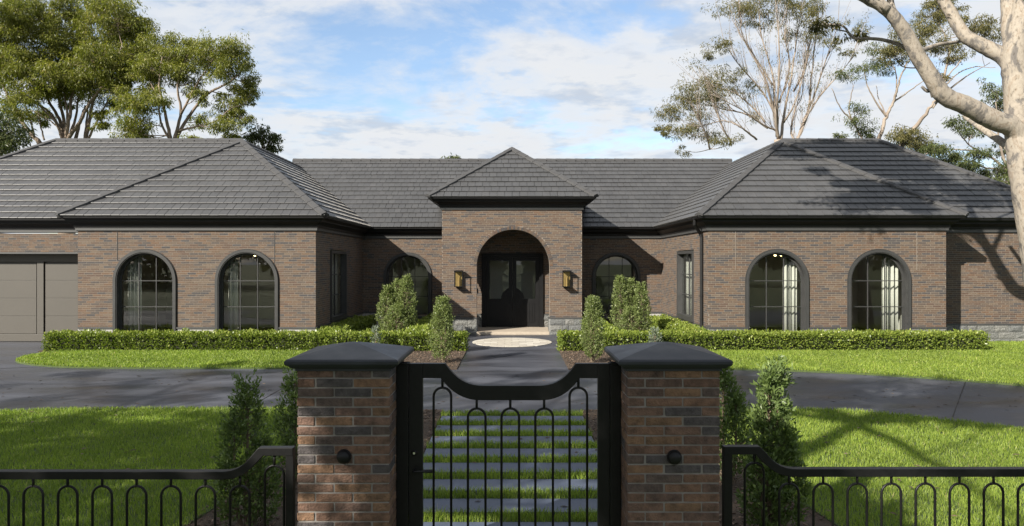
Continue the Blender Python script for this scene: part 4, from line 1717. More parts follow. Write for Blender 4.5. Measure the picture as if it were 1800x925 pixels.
def fence(side, label):
    """side -1: garage side, +1: the other side"""
    if side < 0:
        pxp, hoops_hi, hoops = (504, 517.5), 482.4, [421.6 - 60.5 * k for k in range(0, 16)]
        yhi, ylo = 785, 826.5
        sw = [(517, yhi), (457, yhi), (400, ylo)]
        xe = 421.6 - 60.5 * 15 - 30
    else:
        pxp, hoops_hi, hoops = (1270.5, 1285.5), 1326, [1387 + 59.9 * k for k in range(0, 16)]
        yhi, ylo = 783, 822
        sw = [(1270.6, yhi), (1334, yhi), (1390, ylo)]
        xe = 1387 + 59.9 * 15 + 30
    r_ = empty("fence", (Xp((pxp[0] + pxp[1]) / 2, FY), FY, 0), None, label, "fence")
    mb = MB()
    mb.box(Xp(pxp[0], FY), Xp(pxp[1], FY), FY - 0.026, FY + 0.026, -0.02, Zp(yhi, FY) - 0.003)
    mb.build("post", M['iron'], r_, bevel=0.003)
    xend = Xp(xe, FY)
    mb = MB()
    mb.box(xend - 0.03, xend + 0.03, FY - 0.026, FY + 0.026, -0.02, Zp(ylo, FY) - 0.003)
    mb.build("post", M['iron'], r_)
    t = 14.0
    m_ = -1 if side < 0 else 1
    x1, x2 = sw[1][0], sw[2][0]
    up_ = [(sw[0][0], yhi)] + bez((x1, yhi), (x1 + m_ * 17, yhi + 16), (x1 + m_ * 26, ylo), (x2 + m_ * 8, ylo), 14) + [(xe, ylo)]
    lo_ = [(sw[0][0], yhi + t)] + bez((x1 - m_ * 8, yhi + t), (x1 + m_ * 10, yhi + 16 + t), (x1 + m_ * 22, ylo + t), (x2 + m_ * 6, ylo + t), 14) + [(xe, ylo + t)]
    mb = MB()
    mb.band([(Xp(x, FY), FY - 0.03, Zp(y, FY)) for x, y in up_], [(Xp(x, FY), FY - 0.03, Zp(y, FY)) for x, y in lo_], (0, 0.06, 0))
    mb.build("top_rail", M['iron'], r_, bevel=0.004)
    mb = MB()
    xa, xb = sorted((Xp(pxp[0] if side < 0 else pxp[1], FY), xend))
    mb.box(xa, xb, FY - 0.02, FY + 0.02, 0.10, 0.14)
    mb.build("bottom_rail", M['iron'], r_)
    hoop(Xp(hoops_hi, FY), Zp(818 if side < 0 else 813, FY), 0.12, Zp(yhi + t, FY) + 0.01, 0.065, FY, r_)
    for hx in hoops:
        low = 42 if abs(hx - 900) > 500 else 42
        hoop(Xp(hx, FY), Zp(854 if side < 0 else 849.5, FY), 0.12, Zp(ylo + t, FY) + 0.01, 0.066, FY, r_)


fence(-1, "low black hooped steel fence running from the lock side pillar past the dark lawn")
fence(1, "low black hooped steel fence running from the hinge side pillar past the sunny lawn")


# ------------------------------------------------------------------ hedges and shrubs
def hedge(label, boxes, root_loc):
    r_ = empty("hedge", root_loc, None, label, "hedge", "clipped box hedges before the house")
    core = MB()
    V, R = [], []
    for (x0, x1, y0, y1, z1) in boxes:
        i = 0.09
        core.box(x0 + i, x1 - i, y0 + i, y1 - i, 0.0, z1 - i)
        faces = [('z', (x1 - x0) * (y1 - y0)), ('f', (x1 - x0) * z1), ('b', (x1 - x0) * z1), ('l', (y1 - y0) * z1), ('r', (y1 - y0) * z1)]
        for f, ar in faces:
            n = int(ar * (1500 if f in 'zf' else 1000))
            a, b_ = RNG.uniform(0, 1, n), RNG.uniform(0, 1, n)
            dpt = RNG.uniform(-0.03, 0.10, n)
            if f == 'z':
                p = np.stack([x0 + (x1 - x0) * a, y0 + (y1 - y0) * b_, z1 - dpt], 1)
                nn = np.array([0, 0, 1.0])
            elif f in 'fb':
                yy = y0 + dpt if f == 'f' else y1 - dpt
                p = np.stack([x0 + (x1 - x0) * a, yy, z1 * b_], 1)
                nn = np.array([0, -1.0 if f == 'f' else 1.0, 0.25])
            else:
                xx = x0 + dpt if f == 'l' else x1 - dpt
                p = np.stack([xx, y0 + (y1 - y0) * a, z1 * b_], 1)
                nn = np.array([-1.0 if f == 'l' else 1.0, 0, 0.25])
            # gentle lumps in the clipped faces
            lump = 0.030 * np.sin(p[:, 0] * 5.1 + p[:, 2] * 7) * np.sin(p[:, 1] * 6.3 + 1 + p[:, 0] * 2.3) + 0.02 * np.sin(p[:, 0] * 13.7 + p[:, 1] * 11)
            p = p + nn * lump[:, None]
            d = nn + RNG.normal(0, 0.75, (n, 3)) + np.array([0, 0, 0.25])
            V.append(leaf_verts(p, d, RNG.uniform(0.045, 0.085, n), RNG.uniform(0.028, 0.045, n)))
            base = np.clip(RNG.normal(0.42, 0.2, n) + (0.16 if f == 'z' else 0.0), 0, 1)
            R.append(base)
    core.build("twigs", M['core'], r_)
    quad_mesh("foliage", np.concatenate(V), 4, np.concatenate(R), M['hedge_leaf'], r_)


hedge("clipped green hedge below the wing beside the garage, wrapping the shaded side of the court",
      [(-12.45, -1.24, 18.72, 19.35, 0.465), (-5.38, -4.75, 19.35, 24.6, 0.49), (-2.95, -2.38, 19.35, 25.2, 0.49)], (-6.8, 19.0, 0))
hedge("clipped green hedge below the wing with the downpipe, wrapping the sunny side of the court",
      [(1.27, 12.62, 18.72, 19.35, 0.465), (4.72, 5.38, 19.35, 24.6, 0.49), (2.38, 2.95, 19.35, 25.2, 0.49)], (6.9, 19.0, 0))


def shrub(label, cat, peaks, group, mat, leaf=(0.03, 0.06), dens=1.0, name="conical_shrub", up=1.0, stemmat='stem'):
    """peaks: (x, y, z0, height, radius) lobes of one plant, each a tapering column"""
    x0 = sum(p[0] for p in peaks) / len(peaks)
    y0 = sum(p[1] for p in peaks) / len(peaks)
    r_ = empty(name, (x0, y0, 0.02), None, label, cat, group)
    V, R = [], []
    st = MB()
    for (x, y, z0, h, rad) in peaks:
        st.tube([(x0 + (x - x0) * 0.3, y0 + (y - y0) * 0.3, 0.0), (x, y, z0 + h * 0.3), (x + 0.01, y, z0 + h * 0.9)], [0.022 + rad * 0.03, 0.014 + rad * 0.02, 0.004], 6)
        nt = int(150 * dens * (h * rad / 0.5) ** 0.75)
        for k in range(nt):
            t = random.random() ** 0.85
            a = random.uniform(0, 2 * PI)
            # fullest a third of the way up, narrowing to the tip
            prof = rad * (min(1.0, 0.55 + t * 1.6) if t < 0.28 else 1.0 * (1 - ((t - 0.28) / 0.72) ** 1.7 * 0.86))
            prof *= 1 + 0.09 * math.sin(a * 3 + t * 9 + x * 7) + random.uniform(-0.09, 0.06)
            q = prof * math.sqrt(random.uniform(0.25, 1.0))
            cx_, cy_, cz_ = x + q * math.cos(a), y + q * math.sin(a), z0 + h * t
            sprig_d = np.array([math.cos(a) * 0.75, math.sin(a) * 0.75, up + random.uniform(-0.3, 0.6)])
            L = random.uniform(0.09, 0.16)
            m = 11
            s = RNG.uniform(0, 1, m)
            p = np.array([cx_, cy_, cz_]) + sprig_d / np.linalg.norm(sprig_d) * (s * L)[:, None] + RNG.normal(0, 0.012, (m, 3))
            d = sprig_d * 0.8 + RNG.normal(0, 0.75, (m, 3))
            V.append(leaf_verts(p, d, RNG.uniform(leaf[0], leaf[1], m), RNG.uniform(leaf[0], leaf[1], m) * 0.42))
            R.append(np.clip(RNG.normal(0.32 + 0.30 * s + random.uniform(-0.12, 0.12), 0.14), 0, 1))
            if k % 3 == 0:
                st.tube([(x, y, cz_ - 0.06), (cx_, cy_, cz_)], [0.005, 0.003], 4, cap=False)
    st.build("stem", M[stemmat], r_)
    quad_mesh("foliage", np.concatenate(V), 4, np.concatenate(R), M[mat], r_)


# in the court, three-headed
shrub("bushy three-headed shrub in the shaded court before the arched window", "shrub",
      [(-3.72, 21.0, 0.15, 1.46, 0.29), (-3.40, 21.1, 0.15, 1.64, 0.30), (-3.12, 20.9, 0.15, 1.76, 0.28), (-3.38, 20.7, 0.1, 0.95, 0.46)], "shrubs in the court", 'shrub_leaf', (0.035, 0.065), 3.4)
shrub("bushy three-headed shrub in the sunny court beside the downpipe wing", "shrub",
      [(3.22, 21.0, 0.15, 1.74, 0.25), (3.52, 21.1, 0.15, 1.66, 0.27), (3.83, 20.9, 0.15, 1.56, 0.27), (3.5, 20.7, 0.1, 0.90, 0.45)], "shrubs in the court", 'shrub_leaf', (0.035, 0.065), 3.4)
# either side of the path
shrub("single grey-green cone shrub by the path, nearer the brick pillar with the lock", "shrub",
      [(-1.66, 16.6, 0.08, 1.40, 0.265), (-1.57, 16.6, 0.2, 1.28, 0.16)], "cone shrubs by the path", 'shrub_leaf', (0.028, 0.052), 4.5)
shrub("single grey-green cone shrub by the path, nearer the hinge side pillar", "shrub",
      [(1.92, 16.6, 0.08, 1.40, 0.265), (1.85, 16.55, 0.2, 1.26, 0.16)], "cone shrubs by the path", 'shrub_leaf', (0.028, 0.052), 4.5)
# columns just inside the fence
shrub("dark column shrub standing free inside the fence beside the shaded lawn", "shrub",
      [(-2.33, 6.2, 0.05, 1.24, 0.16), (-2.43, 6.15, 0.05, 0.90, 0.13), (-2.25, 6.3, 0.02, 0.70, 0.17)], "column shrubs inside the fence", 'near_leaf', (0.03, 0.055), 3.0, "column_shrub", 1.2)
shrub("dark column shrub half hidden behind the lock side pillar", "shrub",
      [(-2.34, 7.6, 0.05, 1.12, 0.19), (-2.24, 7.5, 0.05, 0.9, 0.15)], "column shrubs inside the fence", 'near_leaf', (0.03, 0.055), 2.6, "column_shrub", 1.2)
shrub("tall spiky column shrub inside the fence beside the sunny lawn", "shrub",
      [(2.20, 6.05, 0.05, 1.30, 0.14), (2.29, 6.1, 0.05, 1.36, 0.13), (2.36, 6.1, 0.02, 0.80, 0.15), (2.12, 6.0, 0.02, 0.75, 0.14)], "column shrubs inside the fence", 'near_leaf', (0.035, 0.065), 3.0, "column_shrub", 1.3)
shrub("green column shrub half hidden behind the hinge side pillar", "shrub",
      [(2.24, 7.5, 0.05, 1.20, 0.21), (2.36, 7.45, 0.05, 0.85, 0.18)], "column shrubs inside the fence", 'near_leaf', (0.035, 0.06), 2.6, "column_shrub", 1.2)
# small grey plants before the hedge
shrub("small wispy grey plant before the hedge, behind the lock side pillar's cap", "plant",
      [(-3.55, 18.35, 0.02, 0.60, 0.13)], "grey plants before the hedge", 'grey_leaf', (0.03, 0.07), 1.3, "grey_plant", 1.6)
shrub("small pale grey plant before the hedge, behind the hinge side pillar's cap", "plant",
      [(3.72, 18.35, 0.02, 0.56, 0.20)], "grey plants before the hedge", 'grey_leaf', (0.03, 0.07), 1.3, "grey_plant", 1.6)


# ------------------------------------------------------------------ trees
def spline(pts, n=5):
    """smooth polyline through points"""
    pts = [Vector(p) for p in pts]
    if len(pts) < 3:
        return [pts[0].lerp(pts[-1], k / n) for k in range(n + 1)]
    ext = [pts[0] * 2 - pts[1]] + pts + [pts[-1] * 2 - pts[-2]]
    out = []
    for i in range(1, len(ext) - 2):
        p0, p1, p2, p3 = ext[i - 1:i + 3]
        for k in range(n):
            t = k / n
            out.append(0.5 * ((2 * p1) + (p2 - p0) * t + (2 * p0 - 5 * p1 + 4 * p2 - p3) * t * t + (3 * p1 - p0 - 3 * p2 + p3) * t ** 3))
    out.append(pts[-1])
    return out


def tree(name, label, limbs, clumps, bark, leafmat, leaf_len=0.2, leaf_w=0.045, tufts=14, per=46, tuft_r=0.42, droop=0.9, twigs=True, group=None, cat="tree",
         seed=1, branch_r=0.05, sides=8, flat=0.72, wob=0.08, sprays=()):
    """limbs: (points, r0, r1); clumps: (centre, (rx, ry, rz), weight)"""
    rnd = random.Random(seed)
    base = Vector(limbs[0][0][0])
    root = empty(name, (base.x, base.y, 0), None, label, cat, group)
    mb = MB()
    nodes = []
    for (pts, r0, r1) in limbs:
        sp = spline(pts, 6)
        n = len(sp)
        for i in range(1, n - 1):
            sp[i] += Vector((rnd.uniform(-1, 1), rnd.uniform(-1, 1), rnd.uniform(-1, 1))) * wob * min(1.0, r0 * 2 + 0.2)
        rad = [r0 + (r1 - r0) * (i / (n - 1)) ** 0.85 for i in range(n)]
        mb.tube(sp, rad, sides)
        nodes += [(p, r) for p, r in zip(sp, rad)]
    V, R = [], []
    for (c, rr, wgt) in clumps:
        c = Vector(c)
        # a branch from the nearest limb that lies lower
        best, bd = None, 1e9
        for (p, r) in nodes:
            d = (p - c).length + max(0, p.z - c.z + 0.3) * 2.5
            if d < bd:
                best, bd = (p, r), d
        a, ra = best
        mid = a.lerp(c, 0.5) + Vector((rnd.uniform(-.15, .15), rnd.uniform(-.15, .15), -0.08)) * (c - a).length
        br = [a, mid, c]
        sp = spline(br, 4)
        r0 = min(ra * 0.7, branch_r)
        mb.tube(sp, [r0 + (r0 * 0.35 - r0) * i / (len(sp) - 1) for i in range(len(sp))], 5, cap=False)
        n = max(2, int(tufts * wgt))
        for k in range(n):
            stray = rnd.random() < 0.34
            while True:
                q = Vector((rnd.uniform(-1, 1), rnd.uniform(-1, 1), rnd.uniform(-1, 1)))
                if 0.12 < q.length < 1.0:
                    break
            if stray:
                q = q.normalized() * rnd.uniform(0.95, 1.5)
                q.z = min(q.z, 0.9)
            q = Vector((q.x * rr[0], q.y * rr[1], q.z * rr[2]))
            tc = c + q
            if twigs:
                s = sp[rnd.randint(len(sp) // 2, len(sp) - 1)]
                m2 = s.lerp(tc, 0.55) + Vector((0, 0, -0.12 * q.length))
                mb.tube([s, m2, tc], [r0 * 0.32, r0 * 0.22, r0 * 0.12], 3, cap=False)
            m = int(per * rnd.uniform(0.6, 1.35) * (0.55 if stray else 1.0))
            tr = min(tuft_r, 0.4 * rr[0] + 0.06) * rnd.uniform(0.65, 1.3)
            g_ = RNG.normal(0, 1, (m, 3))
            g_ = g_ / np.maximum(np.linalg.norm(g_, axis=1, keepdims=True), 0.6) * RNG.uniform(0.3, 1.0, (m, 1)) ** 0.7
            p = np.array(tc) + g_ * np.array([tr, tr, tr * flat])
            d = g_ * np.array([0.8, 0.8, 0.5]) + RNG.normal(0, 0.45, (m, 3)) + np.array([0, 0, -droop])
            V.append(leaf_verts(p, d, RNG.uniform(0.6, 1.25, m) * leaf_len, RNG.uniform(0.7, 1.25, m) * leaf_w))
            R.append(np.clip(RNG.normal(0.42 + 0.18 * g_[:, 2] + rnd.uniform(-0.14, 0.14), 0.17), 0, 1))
    for c in sprays:
        m = rnd.randint(8, 20)
        p = np.array(c) + RNG.normal(0, 0.16, (m, 3))
        V.append(leaf_verts(p, RNG.normal(0, 0.6, (m, 3)) + np.array([0, 0, -0.5]), RNG.uniform(0.6, 1.2, m) * leaf_len, RNG.uniform(0.7, 1.2, m) * leaf_w))
        R.append(np.clip(RNG.normal(0.45, 0.2, m), 0, 1))
    mb.build("trunk", M[bark], root, smooth=True)
    if V:
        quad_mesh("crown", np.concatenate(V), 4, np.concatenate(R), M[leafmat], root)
    return root


def pc(Y, items, dj=1.2, deep=0.9, seed=0):
    """clumps written as photo positions: (px, py, rx, ry[, weight]) at about distance Y"""
    rnd = random.Random(seed)
    out = []
    for it in items:
        px, py, rx, ry = it[:4]
        w = it[4] if len(it) > 4 else 1.0
        y = Y + rnd.uniform(-dj, dj)
        out.append((P(px, py, y), (rx * y / F, rx * y / F * deep, ry * y / F), w))
    return out


def pl(Y, pts, r0, r1, sway=0.6, seed=0):
    rnd = random.Random(seed + len(pts) + int(pts[0][0]))
    o = []
    y = Y
    for i, (px, py) in enumerate(pts):
        o.append(P(px, py, y))
        y += rnd.uniform(-sway, sway)
    return (o, r0, r1)


# --- broad gum behind the garage
YA = 38.0
tree("gum_tree", "broad leafy gum tree with tan forking stems behind the garage roof",
     [([P(118, 640 - 180, YA), P(116, 330, YA), P(114, 246, YA)], 0.50, 0.30),
      pl(YA, [(114, 246), (106, 215), (84, 175), (52, 120), (30, 80)], 0.115, 0.03), pl(YA, [(114, 246), (112, 210), (100, 160), (90, 100), (95, 55)], 0.115, 0.03),
      pl(YA, [(116, 246), (122, 205), (128, 160), (150, 100), (150, 50)], 0.115, 0.03), pl(YA, [(118, 246), (140, 215), (158, 180), (196, 130), (215, 80)], 0.115, 0.03),
      pl(YA, [(150, 250), (158, 205), (168, 170), (205, 120), (235, 75)], 0.115, 0.03), pl(YA, [(132, 250), (140, 215), (150, 185)], 0.10, 0.04),
      pl(YA, [(114, 246), (90, 200), (62, 180), (25, 150)], 0.10, 0.03), pl(YA, [(110, 246), (98, 215), (70, 185), (48, 140)], 0.08, 0.02), pl(YA, [(117, 246), (118, 200), (112, 150), (118, 100)], 0.09, 0.02),
      pl(YA, [(120, 246), (132, 210), (142, 160), (172, 110)], 0.09, 0.02), pl(YA, [(148, 250), (152, 215), (158, 160), (170, 110)], 0.08, 0.02), pl(YA, [(152, 250), (172, 210), (190, 175), (205, 150)], 0.07, 0.02),
      pl(YA, [(112, 230), (85, 210), (60, 195), (35, 190)], 0.05, 0.015), pl(YA, [(60, 240), (52, 205), (40, 170)], 0.06, 0.02), pl(YA, [(78, 246), (70, 215), (66, 180)], 0.05, 0.015), pl(YA, [(70, 252), (40, 215), (12, 165), (0, 130)], 0.13, 0.05)],
     pc(YA, [(30, 25, 62, 30, 1.6), (95, 45, 58, 30, 1.7), (150, 22, 58, 26, 1.5), (205, 32, 46, 28, 1.4), (62, 82, 55, 30, 1.6), (122, 82, 52, 32, 1.6), (180, 78, 46, 30, 1.4), (228, 62, 34, 28, 1.1),
             (20, 120, 40, 30, 1.2), (88, 128, 40, 22, 1.0), (140, 130, 34, 24, 0.9), (198, 122, 38, 26, 1.1), (190, 165, 24, 26, 0.7), (42, 168, 34, 20, 0.7), (250, 92, 32, 28, 1.0),
             (130, 175, 22, 16, 0.4), (70, 150, 22, 16, 0.5), (-20, 60, 40, 40, 1.2), (-30, 140, 30, 40, 0.8), (262, 118, 26, 22, 0.7), (15, 45, 40, 22, 1.0), (110, 110, 40, 22, 1.0), (65, 205, 22, 14, 0.5), (175, 205, 14, 20, 0.4), (35, 105, 50, 24, 1.4), (105, 150, 36, 20, 1.0), (165, 105, 46, 24, 1.4), (165, 145, 32, 20, 0.9), (60, 15, 60, 22, 1.5), (240, 45, 26, 20, 0.8), (215, 150, 26, 26, 0.8), (20, 190, 34, 18, 0.6), (-5, 90, 40, 30, 1.2), (190, 10, 40, 14, 0.9), (225, 110, 30, 24, 1.0)], 1.8, seed=1),
     'bark_brown', 'gum_leaf', 0.17, 0.046, 36, 118, 0.44, seed=3, branch_r=0.04, wob=0.05, droop=0.8, sides=6)
# --- its neighbour, to the right
YB = 36.0
tree("gum_tree", "thinner gum tree with dark open crown beside the broad gum",
     [([P(302, 460, YB), P(302, 330, YB), P(303, 248, YB)], 0.34, 0.2), pl(YB, [(300, 248), (292, 205), (280, 150), (285, 100)], 0.10, 0.03), pl(YB, [(306, 248), (318, 195), (312, 150), (330, 95)], 0.09, 0.03),
      pl(YB, [(306, 248), (335, 200), (365, 165), (402, 145), (425, 125)], 0.10, 0.03), pl(YB, [(312, 230), (345, 222), (380, 212), (405, 190)], 0.06, 0.02), pl(YB, [(318, 200), (345, 150), (380, 95)], 0.07, 0.02),
      pl(YB, [(300, 248), (283, 215), (276, 170), (262, 140)], 0.07, 0.02)],
     pc(YB, [(285, 80, 38, 22, 1.3), (335, 88, 34, 18, 1.1), (385, 82, 42, 16, 1.2), (412, 100, 30, 18, 1.0), (430, 135, 18, 20, 0.7), (300, 112, 38, 22, 1.1), (262, 148, 26, 30, 0.9), (236, 205, 28, 34, 1.1),
             (330, 145, 26, 16, 0.5), (410, 178, 24, 26, 0.9), (425, 205, 16, 16, 0.5), (382, 218, 24, 10, 0.5), (402, 236, 16, 9, 0.4), (345, 172, 16, 20, 0.4), (250, 232, 22, 14, 0.6), (370, 110, 36, 14, 0.8),
             (350, 210, 20, 12, 0.35), (310, 96, 44, 24, 1.3), (360, 95, 40, 18, 1.0), (400, 125, 30, 16, 0.8), (275, 175, 24, 20, 0.7), (245, 180, 24, 20, 0.7), (230, 228, 24, 14, 0.8), (270, 120, 30, 20, 0.9), (322, 125, 30, 14, 0.7), (425, 160, 20, 18, 0.7), (395, 200, 20, 14, 0.5), (440, 160, 10, 16, 0.35), (218, 175, 18, 22, 0.5), (340, 240, 16, 8, 0.3)], 1.4, seed=2),
     'bark_brown', 'gum_leaf', 0.165, 0.042, 28, 90, 0.36, seed=5, branch_r=0.03, wob=0.04, droop=0.9, sides=6)
YC = 40.0
tree("gum_tree", "small dark tree showing over the roof where two hips meet",
     [([P(455, 460, YC), P(458, 330, YC), P(462, 250, YC)], 0.2, 0.06)],
     pc(YC, [(462, 232, 22, 12), (476, 245, 16, 16), (448, 238, 14, 10), (466, 258, 20, 14), (480, 262, 10, 10, 0.6)], 0.6, seed=3), 'bark_brown', 'dark_leaf', 0.2, 0.055, 14, 50, 0.36, seed=6)
YL = 34.0
tree("gum_tree", "dark bushy tree low behind the end of the garage roof",
     [([P(-20, 460, YL), P(-5, 330, YL), P(5, 240, YL)], 0.25, 0.08)],
     pc(YL, [(5, 225, 34, 20, 1.4), (-15, 250, 40, 25, 1.4), (20, 250, 26, 16), (-30, 200, 40, 25, 1.2), (195, 243, 16, 6, 0.4)][:4], 0.8, seed=4), 'bark_brown', 'dark_leaf', 0.22, 0.06, 16, 60, 0.42, seed=7)
tree("palm_top", "tuft of a distant tree just over the main ridge, left of the porch peak",
     [([P(795, 460, 48), P(795, 300, 48)], 0.12, 0.06)], pc(48, [(790, 279, 10, 4), (802, 280, 9, 4)], 0.2, seed=5), 'bark_brown', 'dark_leaf', 0.3, 0.08, 8, 40, 0.25, seed=8)

# --- tall bare-stemmed gum over the right wing
YD = 42.0
lim = [([P(1372, 460, YD), P(1370, 330, YD), P(1368, 246, YD)], 0.42, 0.28)]
stems = [[(1368, 246), (1360, 195), (1345, 140), (1318, 90), (1290, 40)], [(1368, 246), (1362, 190), (1358, 130), (1338, 60), (1335, 0)], [(1366, 240), (1366, 180), (1370, 120), (1368, 50), (1362, -10)],
         [(1372, 246), (1380, 190), (1392, 130), (1400, 70), (1410, 10)], [(1362, 200), (1340, 160), (1300, 115), (1272, 75)], [(1358, 150), (1330, 105), (1305, 60), (1300, 15)],
         [(1345, 215), (1320, 185), (1285, 160), (1245, 150)], [(1366, 230), (1340, 218), (1300, 190), (1250, 165)], [(1350, 225), (1310, 200), (1265, 190), (1215, 175)],
         [(1400, 250), (1412, 215), (1432, 165), (1452, 105), (1475, 40)], [(1400, 250), (1420, 200), (1425, 150), (1432, 80), (1440, 20)], [(1412, 215), (1440, 170), (1475, 130), (1500, 100)],
         [(1370, 180), (1388, 120), (1380, 60), (1385, 10)], [(1395, 160), (1415, 120), (1425, 60)], [(1378, 215), (1395, 185), (1410, 140), (1420, 100)], [(1330, 245), (1300, 222), (1270, 212), (1225, 225)],
         [(1285, 250), (1270, 225), (1258, 190), (1248, 160)], [(1248, 262), (1240, 235), (1225, 200)], [(1400, 250), (1390, 230), (1398, 190), (1410, 165), (1418, 60)]]
for i, s in enumerate(stems):
    lim.append(pl(YD, s, 0.10 if i in (0, 1, 2, 3, 9, 10) else 0.065, 0.015, 0.9, i))
rs = random.Random(11)
SPRAYS = []
for stem in list(lim[1:]):      # fine twigs rise from the stems
    sp0 = [Vector(p) for p in stem[0]]
    for _ in range(24):
        k = rs.randint(1, len(sp0) - 1)
        a = sp0[k - 1].lerp(sp0[k], rs.random())
        d = (sp0[k] - sp0[k - 1]).normalized()
        d = (d + Vector((rs.uniform(-0.5, 0.5), rs.uniform(-0.5, 0.5), 0.55))).normalized()
        L = rs.uniform(1.0, 2.6)
        lim.append(([a, a + d * L * 0.5 + Vector((rs.uniform(-.1, .1), 0, 0)), a + d * L + Vector((rs.uniform(-.15, .15), 0, L * 0.15))], 0.016, 0.005))
    SPRAYS += [t[0][-1] for t in lim[-24:] if rs.random() < 0.55]
    if len(lim) > 520:
        break
tree("gum_tree", "tall gum with many bare upright pale stems over the downpipe wing", lim,
     pc(YD, [(1285, 18, 34, 12, 0.7), (1330, 5, 36, 12, 0.8), (1400, 18, 34, 16, 0.9), (1440, 62, 22, 12, 0.4), (1268, 76, 20, 12, 0.6), (1248, 95, 12, 8, 0.35), (1490, 92, 16, 7, 0.25), (1500, 45, 18, 10, 0.35), (1370, -5, 40, 14, 0.9), (1310, 30, 26, 10, 0.4),
             (1240, 148, 34, 14, 0.9), (1205, 168, 30, 18, 1.0), (1176, 196, 24, 18, 1.0), (1164, 226, 12, 12, 0.5), (1226, 214, 26, 16, 0.9), (1262, 145, 28, 18, 0.8), (1262, 248, 20, 8, 0.35), (1202, 264, 10, 8, 0.3),
             (1300, 155, 28, 14, 0.6), (1195, 230, 26, 10, 0.7), (1220, 180, 34, 16, 1.0), (1255, 170, 26, 14, 0.7), (1240, 235, 26, 8, 0.5), (1280, 130, 24, 12, 0.5), (1310, 8, 30, 10, 0.6), (1350, 22, 34, 12, 0.7), (1425, 8, 30, 12, 0.8), (1450, 45, 22, 12, 0.5), (1300, 245, 26, 8, 0.3), (1465, 75, 16, 8, 0.3), (1330, 200, 16, 10, 0.2), (1425, 30, 30, 12, 0.5), (1390, 60, 16, 10, 0.3), (1345, 40, 18, 10, 0.3)], 1.6, seed=6),
     'bark_white', 'olive_leaf', 0.18, 0.038, 19, 74, 0.38, seed=9, branch_r=0.025, sides=5, wob=0.05, sprays=SPRAYS)
# --- thin white gum further right
YE_ = 40.0
tree("gum_tree", "slender pale gum with flat leafy tiers behind the far roof ridge",
     [([P(1545, 460, YE_), P(1545, 330, YE_), P(1544, 246, YE_)], 0.24, 0.13), pl(YE_, [(1544, 246), (1558, 205), (1570, 180), (1582, 140), (1600, 100)], 0.12, 0.03), pl(YE_, [(1570, 180), (1600, 158), (1635, 135)], 0.06, 0.02),
      pl(YE_, [(1558, 205), (1540, 180), (1525, 150), (1518, 120)], 0.06, 0.02), pl(YE_, [(1516, 246), (1500, 215), (1478, 190), (1462, 155)], 0.07, 0.02), pl(YE_, [(1500, 215), (1492, 190), (1500, 150)], 0.05, 0.02),
      pl(YE_, [(1575, 170), (1575, 130), (1560, 95)], 0.05, 0.02), pl(YE_, [(1560, 205), (1545, 175), (1540, 150)], 0.04, 0.015)],
     pc(YE_, [(1520, 118, 28, 12, 0.9), (1488, 130, 20, 10, 0.6), (1562, 118, 20, 10, 0.6), (1502, 200, 22, 16, 0.9), (1515, 225, 22, 12, 0.7), (1478, 237, 9, 6, 0.3), (1545, 85, 24, 16, 0.8), (1530, 235, 12, 8, 0.4)], 1.0, seed=7),
     'bark_white', 'dark_leaf', 0.17, 0.038, 18, 70, 0.34, seed=12, branch_r=0.035, sides=6)
# --- trees seen between the limbs of the near gum
YF = 33.0
tree("gum_tree", "leaning pale gum with a lush green crown behind the far roof hip",
     [([P(1560, 460, YF), P(1575, 330, YF), P(1582, 258, YF)], 0.26, 0.15), pl(YF, [(1582, 258), (1608, 225), (1630, 195), (1648, 172)], 0.13, 0.04), pl(YF, [(1648, 172), (1662, 140), (1690, 105)], 0.06, 0.02), pl(YF, [(1640, 180), (1690, 140), (1740, 110)], 0.06, 0.015),
      pl(YF, [(1640, 170), (1615, 110), (1600, 70)], 0.08, 0.02), pl(YF, [(1650, 165), (1668, 90), (1645, 30)], 0.07, 0.02), pl(YF, [(1660, 150), (1700, 120), (1750, 118)], 0.04, 0.012)],
     pc(YF, [(1602, 242, 30, 14, 1.1), (1625, 258, 26, 10, 0.9), (1585, 235, 20, 12, 0.7), (1640, 262, 20, 10, 0.7), (1600, 85, 36, 16, 1.2), (1572, 95, 22, 14, 0.8), (1640, 25, 32, 24, 1.6), (1625, 55, 30, 18, 1.1), (1660, 80, 26, 12, 0.8), (1685, 100, 22, 10, 0.5),
             (1732, 42, 30, 12, 1.1), (1745, 62, 20, 10, 0.6), (1655, 130, 14, 8, 0.3), (1662, 10, 30, 16, 1.0), (1580, 60, 20, 14, 0.5), (1690, 30, 18, 10, 0.4)], 1.0, seed=8),
     'bark_white', 'olive_leaf', 0.15, 0.034, 20, 84, 0.30, seed=13, branch_r=0.035, sides=6)
YH = 30.0
